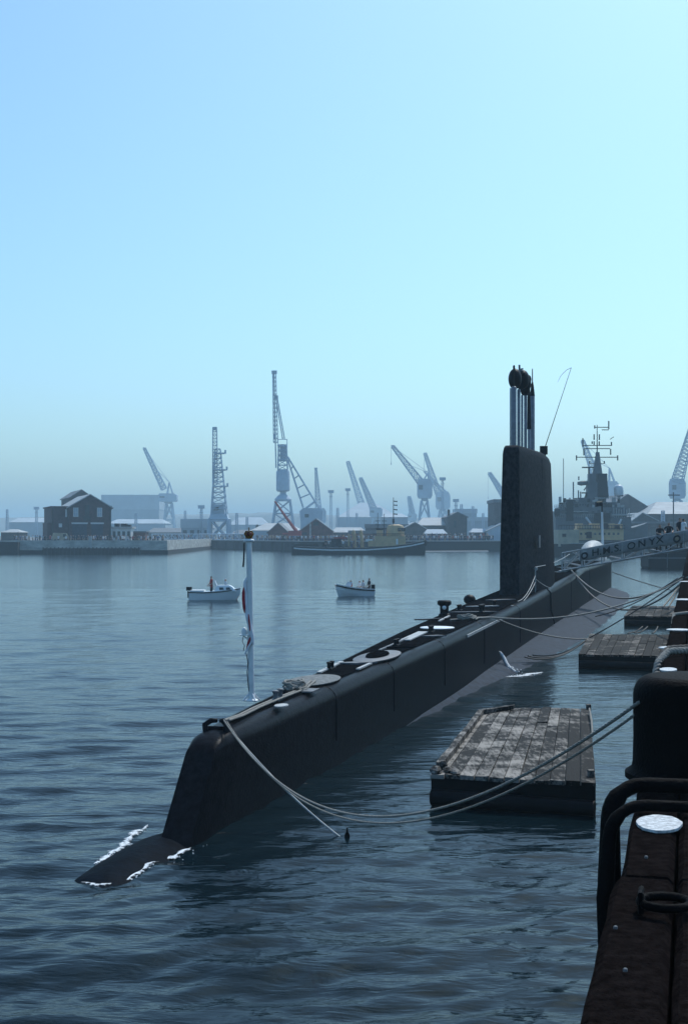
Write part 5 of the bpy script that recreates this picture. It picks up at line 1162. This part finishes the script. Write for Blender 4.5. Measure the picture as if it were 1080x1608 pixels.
rg = [[BP(fr, -bd, zd), BP(fr - 0.02, -lerp(bw, bd, 0.6), zd * 0.5), BP(fr * 0.93, -bw, 0), BP(fr * 0.9, 0, -0.25), BP(fr * 0.93, bw, 0), BP(fr - 0.02, lerp(bw, bd, 0.6), zd * 0.5), BP(fr, bd, zd), BP(fr, bd * 0.85, zd), BP(fr, bd * 0.8, zd * 0.55), BP(fr, -bd * 0.8, zd * 0.55), BP(fr, -bd * 0.85, zd)] for fr, bd, bw, zd in ((0.0, 0.62, 0.54, 0.55), (0.3, 0.72, 0.6, 0.60), (0.6, 0.70, 0.5, 0.70), (0.82, 0.5, 0.25, 0.82), (0.95, 0.2, 0.06, 0.92), (1.0, 0.04, 0.01, 0.95))]
b = MB(); b.loft(rg); b.build('hull', 'boat_white', t, 35)
b = MB(); b.tube([r_[6] + dr_ * 0.012 - Vector((0, 0, 0.13)) for r_ in rg], 0.05, 5); b.tube([r_[0] - dr_ * 0.012 - Vector((0, 0, 0.13)) for r_ in rg], 0.05, 5); b.build('stripe', 'steel_dark', t)
b = MB(); b.add([BP(0.66, -0.5, 0.72), BP(0.66, 0.5, 0.72), BP(0.60, 0.45, 1.08), BP(0.60, -0.45, 1.08)], [(0, 1, 2, 3)]); b.build('windscreen', 'c_pale', t)
b = MB(); b.bb(*(lambda c: (c.x - 0.15, c.x + 0.15, c.y - 0.15, c.y + 0.15))(BP(-0.05, 0, 0)), 0.1, 0.85); b.build('outboard_motor', 'steel_dark', t)
for k, (fr, o_, sh, lab, ht) in enumerate(((0.56, -0.1, 'c_red', "person in red at the front of the open motorboat", None), (0.36, 0.2, 'c_white', "person in white with pale hat second in the open motorboat", 'cloth_white'), (0.20, -0.15, 'c_pale', "person in pale blue third in the open motorboat", None), (0.08, 0.15, 'c_dark', "person in dark clothes at the stern of the open motorboat", None))):
    p = BP(fr, o_, -0.36 if k != 3 else -0.22); boat_person(sh, lab, p, math.atan2(dn.y, dn.x) + math.pi / 2, 0.92, True, 0.4, ht)

# warship
Y = 340.0; t = thing('warship', (WX(930, Y), Y, 0), "grey warship with tall mast, black funnel and white radome", 'warship')
def wb_(nm, m, *boxes, par=None):
    b = MB()
    for px0, px1, py0, py1, d0, d1 in boxes: b.bb(WX(px0, Y), WX(px1, Y), Y + d0, Y + d1, WZ(py1, Y), WZ(py0, Y))
    return b.build(nm, m, par or t)
b = MB(); rg = []
for px, bd, bw, zd in ((835, 3.5, 3.0, 5.2), (850, 4.6, 4.2, 5.0), (900, 5.2, 5.0, 5.0), (960, 5.2, 4.8, 5.4), (990, 4.2, 3.0, 6.2), (1008, 2.0, 0.8, 7.0), (1016, 0.2, 0.1, 7.4)):
    x = WX(px, Y); rg.append([(x, Y - bd, zd), (x, Y - bw, 0), (x, Y - bw * 0.5, -2), (x, Y + bw * 0.5, -2), (x, Y + bw, 0), (x, Y + bd, zd)])
b.loft(rg); b.build('hull', 'warship', t, 30)
sup = wb_('superstructure', 'warship', (868, 985, 812, 835.5, -4, 4), (874, 978, 797, 812, -3.6, 3.6), (886, 962, 789, 797, -3, 3), (904, 948, 782, 789, -2.6, 2.6), (868, 884, 803, 812, -3, 3), (952, 974, 806, 812, -3.8, -3.6))
wins = MB()
for k in range(16): x = WX(889 + k * 4.4, Y); wins.bb(x - 0.2, x + 0.2, Y - 3.08, Y - 3.004, WZ(794.5, Y), WZ(791.5, Y))
wins.build('window', 'glass', sup)
wins = MB()
for k in range(10): x = WX(880 + k * 9.2, Y); wins.bb(x - 0.35, x + 0.35, Y - 3.7, Y - 3.604, WZ(809, Y), WZ(801 + (k % 3), Y))
wins.build('opening', 'glass', sup)
wb_('boat_deck', 'pale_grey', (884, 918, 803, 804.2, -4.4, -3.61), (955, 986, 808.6, 809.8, -4.4, -3.85), (930, 951, 782.0, 783.4, -3.4, -2.61))
wb_('exhaust_trunk', 'warship_dk', (884, 895, 785, 818, -4.6, -3.62)); wb_('weapon_mount', 'warship_dk', (928, 938, 806, 822, -4.8, -4.01)); wb_('weapon_mount', 'warship_dk', (940, 952, 806, 820, -4.8, -4.01)); wb_('weapon_mount', 'warship_dk', (866, 874, 800, 810, -4.5, -3.65))
wb_('mast_tower', 'warship', (921, 935.5, 757, 782, -1.6, 1.6), (923, 934, 744, 757, -1.3, 1.3))
b = MB(); b.loft([[(WX(a, Y), Y - 1.4, WZ(c, Y)), (WX(d, Y), Y - 1.4, WZ(c, Y)), (WX(d, Y), Y + 1.4, WZ(c, Y)), (WX(a, Y), Y + 1.4, WZ(c, Y))] for a, d, c in ((936, 953.5, 782), (936, 951.5, 760), (937, 951, 744))]); fn = b.build('funnel', 'warship_dk', t)
b = MB(); b.loft([[(WX(a, Y), Y - w_, WZ(c, Y)), (WX(d, Y), Y - w_, WZ(c, Y)), (WX(d, Y), Y + w_, WZ(c, Y)), (WX(a, Y), Y + w_, WZ(c, Y))] for a, d, c, w_ in ((930, 944, 744, 1.0), (934.5, 940.5, 716, 0.5), (935, 940, 710, 0.4))]); b.build('foremast', 'mid_grey', t)
b = MB(); X = WX(936.8, Y); b.tube([(X, Y, WZ(710, Y)), (X, Y, WZ(667, Y))], [0.16, 0.08], 6)
for py, a, d in ((718, 904.5, 969), (699.5, 914.5, 959.5), (704.5, 916, 957), (671, 933, 955), (675, 944, 955)):
    b.bar((WX(a, Y), Y, WZ(py, Y)), (WX(d, Y), Y, WZ(py, Y)), 0.15)
for px, pa, pb in ((904.5, 715, 723), (969, 715, 723), (914.5, 688, 702), (959.3, 694, 700), (955, 661, 674), (932, 682, 691), (940.3, 682, 691), (932, 693, 699), (940, 693, 699), (916, 705, 715), (958, 705, 714), (925, 724, 728), (948, 724, 728), (933, 668, 673), (929, 693, 697)):
    b.bar((WX(px, Y), Y, WZ(pa, Y)), (WX(px, Y), Y, WZ(pb, Y)), 0.22)
b.bar((WX(957, Y), Y, WZ(690, Y)), (WX(963, Y), Y, WZ(686, Y)), 0.12); b.bar((WX(925, Y), Y, WZ(728, Y)), (WX(948, Y), Y, WZ(728, Y)), 0.1)
b.build('yard', 'warship_dk', t)
b = MB(); b.box(W(923, 734, Y), (3.0, 0.5, 0.3)); b.bar(W(924, 734, Y), W(924, 744, Y), 0.3); b.build('radar', 'warship_dk', t)
b = MB(); b.tube([W(906, 759, Y), W(912, 759, Y), W(922, 758, Y)], [0.35, 0.6, 0.5], 10); b.tube([W(911, 757, Y), W(911, 760, Y)], 0.75, 10); b.bar(W(922, 762, Y), W(916, 770, Y), 0.2); b.build('director', 'mid_grey', t)
b = MB(); b.box(W(920, 774, Y), (2.2, 0.6, 0.3)); b.bar(W(920, 774, Y), W(921, 783, Y), 0.4); b.bar(W(917, 783, Y), W(920, 775, Y), 0.2); b.build('radar', 'warship_dk', t)
b = MB(); b.lathe([(1.0, WZ(778, Y)), (1.15, WZ(775, Y)), (1.12, WZ(767, Y)), (0.9, WZ(763, Y)), (0.4, WZ(761.3, Y)), (0.02, WZ(761, Y))], (WX(970.5, Y), Y, 0), 18); rd = b.build('radome', 'white', t, 60)
b = MB(); b.lathe([(1.1, WZ(779.5, Y)), (1.1, WZ(778.1, Y))], (WX(970.5, Y), Y, 0), 12); b.tube([(WX(970.5, Y), Y, WZ(779, Y)), (WX(970.5, Y), Y, WZ(797, Y))], 0.3, 8); b.build('radome_mast', 'warship_dk', t)
for px, pa, pb in ((884, 720, 783), (899.5, 757, 783), (907.5, 770, 784), (911, 772, 784), (908, 748, 754)):
    b = MB(); b.bar((WX(px, Y), Y, WZ(pb, Y)), (WX(px, Y), Y, WZ(pa, Y)), 0.12 if px == 884 else 0.22); b.build('aerial', 'mid_grey', t)
for k in range(7):
    b = MB(); px = 958 + k * 4; b.bar((WX(px, Y), Y - 3.9, WZ(813, Y)), (WX(px, Y), Y - 3.9, WZ(797 + random.uniform(0, 4), Y)), 0.14); b.build('stanchion', 'pale_grey', t)
# clutter: lockers, rafts, lamps on the decks
for k in range(46):
    px = random.uniform(872, 984); py = random.choice((797, 812, 789)); px = min(px, 960) if py == 789 else px; w_ = random.uniform(0.3, 0.9); h_ = random.uniform(0.5, 1.3); c = W(px, py, Y); b = MB(); b.box((c.x, Y - random.uniform(2.2, 3.3), c.z + h_ / 2 + 0.003), (w_, w_, h_)); b.build('locker', 'pale_grey' if k % 2 else 'warship_dk', t)
b = MB()
for py, a, d in ((785, 884, 904), (793.5, 866, 886), (808, 866, 990), (779.5, 950, 968)):
    for k in range(int((d - a) / 3) + 1): x = WX(a + 3 * k, Y); b.bar((x, Y - 4.0, WZ(py + 5, Y)), (x, Y - 4.0, WZ(py, Y)), 0.07)
    b.bar((WX(a, Y), Y - 4.0, WZ(py, Y)), (WX(d, Y), Y - 4.0, WZ(py, Y)), 0.09); b.bar((WX(a, Y), Y - 4.0, WZ(py + 2.5, Y)), (WX(d, Y), Y - 4.0, WZ(py + 2.5, Y)), 0.07)
b.build('rail', 'pale_grey', t)
b = MB(); b.bar(W(968, 829, Y - 4.5), W(975, 815, Y - 4.5), 0.35); b.bar(W(919, 812, Y - 4.5), W(927, 823, Y - 4.5), 0.35); b.build('davit', 'white', t)
# buff support vessel in front of the warship
Y = 300.0; t = thing('support_vessel', (WX(930, Y), Y, 0), "buff painted support vessel with black hull moored before the grey warship", 'boat')
b = MB(); rg = []
for px, bd, bw, zd in ((862, 3.0, 2.6, 2.6), (880, 3.8, 3.6, 2.5), (940, 4.0, 3.8, 2.9), (972, 3.4, 2.4, 3.1), (990, 2.0, 0.8, 3.4), (998, 0.3, 0.1, 3.6)):
    x = WX(px, Y); rg.append([(x, Y - bd, zd), (x, Y - bw, 0), (x, Y - bw * 0.5, -1.5), (x, Y + bw * 0.5, -1.5), (x, Y + bw, 0), (x, Y + bd, zd)])
b.loft(rg); b.build('hull', 'black_boat', t, 30)
def vb(nm, m, *boxes):
    b = MB()
    for px0, px1, py0, py1, d0, d1 in boxes: b.bb(WX(px0, Y), WX(px1, Y), Y + d0, Y + d1, WZ(py1, Y), WZ(py0, Y))
    return b.build(nm, m, t)
dkh = vb('deckhouse', 'buff', (904, 974, 830, 848, -3, 3)); vb('forward_house', 'buff_pale', (872, 903.9, 832, 858, -3.6, 3)); vb('upper_house', 'buff', (904, 912, 822, 829.98, -2, 2), (926, 938, 822, 829.98, -2, 2), (952, 962, 822, 829.98, -2, 2), (968, 974, 823, 829.98, -2, 2))
vb('hatch', 'buff_pale', (912, 926, 824, 829.98, -2.4, 1)); vb('gear', 'warship_dk', (916, 924, 835, 845, -3.4, -3.005), (940, 943, 833, 844, -3.4, -3.005), (878, 884, 838, 843, -3.8, -3.605), (962, 968, 824, 829.9, -2.6, -1), (944, 951, 822, 829.9, -2, 1))
w2 = MB()
for k in range(9): x = WX(908 + k * 7.2, Y); w2.bb(x - 0.22, x + 0.22, Y - 3.05, Y - 3.004, WZ(840, Y), WZ(836.5, Y))
w2.build('porthole', 'glass', dkh)
vb('gunwale_band', 'pale_grey', (890, 925, 852.5, 853.6, -4.3, -4.05)); vb('ledge', 'warship_dk', (902, 976, 829.9, 830.9, -3.3, -3.001), (902, 976, 848, 849, -3.4, -3.001))
b = MB()
for k in range(26): x = WX(873 + k * 4.1, Y); b.bar((x, Y - 3.2, WZ(831, Y)), (x, Y - 3.2, WZ(825, Y)), 0.07)
b.bar((WX(873, Y), Y - 3.2, WZ(825, Y)), (WX(976, Y), Y - 3.2, WZ(825, Y)), 0.09); b.build('rail', 'warship_dk', t)
# dark barge beyond the gangway
Y = 191.0; t = thing('barge', (WX(1060, Y), Y, 0), "black flat barge on the water behind the gangway", 'barge')
b = MB(); xa, xb = WX(1017, Y), WX(1150, Y); b.loft([[(xa + 0.5, Y, -0.8), (xb, Y, -0.8), (xb, Y + 5, -0.8), (xa + 0.5, Y + 5, -0.8)], [(xa, Y, 0.3), (xb, Y, 0.3), (xb, Y + 5, 0.3), (xa, Y + 5, 0.3)], [(xa, Y, 2.1), (xb, Y, 2.1), (xb, Y + 5, 2.1), (xa, Y + 5, 2.1)]]); b.build('hull', 'black_boat', t)
b = MB(); b.bb(xa, xb, Y - 0.15, Y - 0.004, 1.35, 1.5); b.bb(WX(1046, Y), WX(1047, Y), Y - 0.2, Y - 0.004, 0.1, 2.4); b.build('fender_rail', 'mid_grey', t)
b = MB(); b.bb(xa + 1, xb, Y + 1, Y + 4, 2.104, 2.9); b.build('hatch_coaming', 'steel_dark', t)

# ================================================================== GANGWAY
g0 = Vector((WX(884, 84.6), 84.6, 2.52)); g1 = Vector((WX(1080, 82.4), 82.4, 3.86)); gd = (g1 - g0); g2 = g0 + gd * 1.45
gn = Vector((gd.y, -gd.x, 0)).normalized()
if gn.y > 0: gn = -gn                                   # towards the camera
t = thing('gangway', g0, "grey gangway with lettered canvas side panel from submarine to quay", 'gangway')
def GP(u, side, h): p = g0.lerp(g2, u); return p + gn * side + Vector((0, 0, h))
rail_h = 1.03
b = MB(); b.loft([[GP(u, 0.45, -0.02), GP(u, -0.45, -0.02), GP(u, -0.45, 0.03), GP(u, 0.45, 0.03)] for u in (0, 0.5, 1)]); b.build('tread_deck', 'mid_grey', t)
for side in (0.5, -0.5):
    b = MB(); b.bar(GP(0, side, 0), GP(1, side, 0), 0.09); b.bar(GP(0.0, side, rail_h), GP(1, side, rail_h), 0.07); b.bar(GP(0.0, side, 0.52), GP(1, side, 0.52), 0.04); n = 9
    for k in range(n + 1):
        b.bar(GP(k / n, side, 0), GP(k / n, side, rail_h), 0.06)
        if k < n: a_, c_ = (0.04, 0.5) if k % 2 else (0.5, 0.04); b.bar(GP(k / n, side, a_), GP((k + 1) / n, side, c_), 0.045)
        if k < 1: b.bar(GP(0, side, 0.1), GP(0.11, side, rail_h), 0.05); b.bar(GP(0.05, side, rail_h), GP(0.16, side, 0.2), 0.05)
    b.build('truss', 'pale_grey', t)
b = MB(); ps = 0.535
nseg = 40; rows = []
for h_ in (0.36, 0.58, 0.80, rail_h + 0.02): rows.append([GP(lerp(0.10, 1.0, k / nseg), ps + 0.012 * math.sin(k * 0.9 + h_ * 3), h_ + (0.03 * math.sin(k * 1.7) if h_ < 0.4 else 0)) for k in range(nseg + 1)])
m_ = nseg + 1; b.add([p for r_ in rows for p in r_], [(i * m_ + j, i * m_ + j + 1, (i + 1) * m_ + j + 1, (i + 1) * m_ + j) for i in range(3) for j in range(nseg)])
pn = b.build('canvas_panel', 'brow_canvas', t, 60); sm = pn.modifiers.new('thick', 'SOLIDIFY'); sm.thickness = 0.015
ex = gd.normalized(); ez = Vector((0, 0, 1)); ey = -gn
def lettering(txt, px, py, size, name='lettering', wide=1.0):
    cu = bpy.data.curves.new('letters', 'FONT'); cu.body = txt; cu.size = 1.0; cu.extrude = 0.008; cu.offset = 0.01; cu.align_x = 'CENTER'; cu.align_y = 'CENTER'
    o = bpy.data.objects.new('tmp_letters', cu); COL.objects.link(o); dg = bpy.context.evaluated_depsgraph_get(); me = bpy.data.meshes.new_from_object(o.evaluated_get(dg)); bpy.data.objects.remove(o)
    u = None; lo, hi = 0.0, 1.0
    for _ in range(40):
        u = (lo + hi) / 2; p = GP(u, ps + 0.045, 0.7); q = CX + p.x * F / p.y
        if q < px: lo = u
        else: hi = u
    p = GP(u, ps + 0.045, 0.0); p.z = WZ(py, p.y)
    mt = Matrix(((ex.x * size * wide, ez.x * size, gn.x, p.x), (ex.y * size * wide, ez.y * size, gn.y, p.y), (ex.z * size * wide, ez.z * size, gn.z, p.z), (0, 0, 0, 1)))
    me.transform(mt); me.transform(Matrix.Translation(-ORG[pn.name])); me.materials.clear(); me.materials.append(M['letter'])
    o = bpy.data.objects.new(name, me); COL.objects.link(o); o.parent = pn; return o
for ch, px, py in (('H.', 936, 867.5), ('M.', 953.5, 864.5), ('S.', 969, 861), ('O', 990.5, 857.5), ('N', 1007, 854), ('Y', 1023, 851), ('X', 1035, 848)): lettering(ch, px, py, 0.57, wide=1.1)
# round badges at both ends of the lettering
for px, py in ((917, 872.5), (1062, 846)):
    u = 0.5; lo, hi = 0.0, 1.0
    for _ in range(40):
        u = (lo + hi) / 2; p = GP(u, ps + 0.05, 0.7)
        if CX + p.x * F / p.y < px: lo = u
        else: hi = u
    p = GP(u, ps + 0.05, 0); p.z = WZ(py, p.y); b = MB(); n = 20
    b.tube([p + ex * 0.17 * math.cos(2 * math.pi * k / n) + ez * 0.17 * math.sin(2 * math.pi * k / n) for k in range(n + 1)], 0.05, 6); bd_ = b.build('badge', 'letter', pn, 60)
    b = MB(); b.box(p + ez * 0.24, (0.24, 0.05, 0.12)); b.tube([p - gn * 0.01, p + gn * 0.02], 0.10, 12); b.build('badge_centre', 'pale_grey' if px < 1000 else 'c_tan', pn)
b = MB(); b.box(GP(0, 0, -0.12), (0.5, 1.0, 0.22), -0.24); b.tube([GP(-0.02, -0.4, -0.06), GP(-0.02, 0.45, -0.06)], 0.09, 10); b.build('roller', 'pale_grey', t, 40)
b = MB(); c = GP(0.93, 0, 0); e1, e2 = Q(79.6, 0.3, 0), Q(83.6, 0.3, 0)
t = thing('landing_stage', Q(81.6, 1.6, QZ), "steel landing stage on the quay that carries the gangway end", 'landing stage')
b = MB(); pp = [Q(79.8, 0.7, 0), Q(83.4, 0.7, 0), Q(83.4, 3.4, 0), Q(79.8, 3.4, 0)]; b.slab([tuple(p[:2]) for p in pp], 3.62, 3.74); b.build('platform', 'mid_grey', t)
for p in pp: b = MB(); pq = p.lerp(sum(pp, Vector()) / 4, 0.06); b.bar((pq.x, pq.y, QZ - 0.015), (pq.x, pq.y, 3.62), 0.12); b.build('leg', 'steel_dark', t)
# people on the gangway
def gperson(px, sh, lg, label, u0=0.7, arm=0.6, side=0.0, hat=None, rz=0.0, sc=1.0, lean=-0.06):
    lo, hi = 0.0, 1.0
    for _ in range(40):
        u = (lo + hi) / 2; p = GP(u, side, 0)
        if CX + p.x * F / p.y < px: lo = u
        else: hi = u
    p = GP(u, side, 0.03); me = person_mesh('person', sh, lg, arm, 0.12, False, 2, hat, lean); person(me, p, rz, label, None, sc)
gperson(1033, 'c_dark', 'c_dark', "person in black leaning on the gangway rail, leftmost of three", arm=0.9, rz=0.3, sc=0.97, side=0.15, lean=-0.16)
gperson(1049, 'c_dark', 'c_dark', "person in black with arms on the rail beside the white shirt", arm=0.9, rz=-0.2, sc=0.98, side=0.1, lean=-0.14)
gperson(1071, 'c_white', 'c_dark', "person in a white shirt standing on the gangway", arm=0.4, rz=1.9, sc=1.03)
gperson(1065.5, 'c_dark', 'c_grey', "person in dark clothes behind the white shirted one", arm=0.2, rz=0.6, side=-0.3, sc=1.08)

# ================================================================== HAZE
hz = bpy.data.materials.new('haze_air'); hz.use_nodes = True
n, l = hz.node_tree.nodes, hz.node_tree.links; n.remove(n["Principled BSDF"])
pv = n.new("ShaderNodeVolumePrincipled"); pv.inputs["Color"].default_value = (0.64, 0.88, 1.0, 1); pv.inputs["Density"].default_value = 0.00055; pv.inputs["Anisotropy"].default_value = 0.0
l.new(pv.outputs[0], n["Material Output"].inputs["Volume"])
b = MB(); b.bb(-6000, 6000, -60, 8500, -4.0, 80.0)
tag(b.build('haze', hz), kind='stuff')
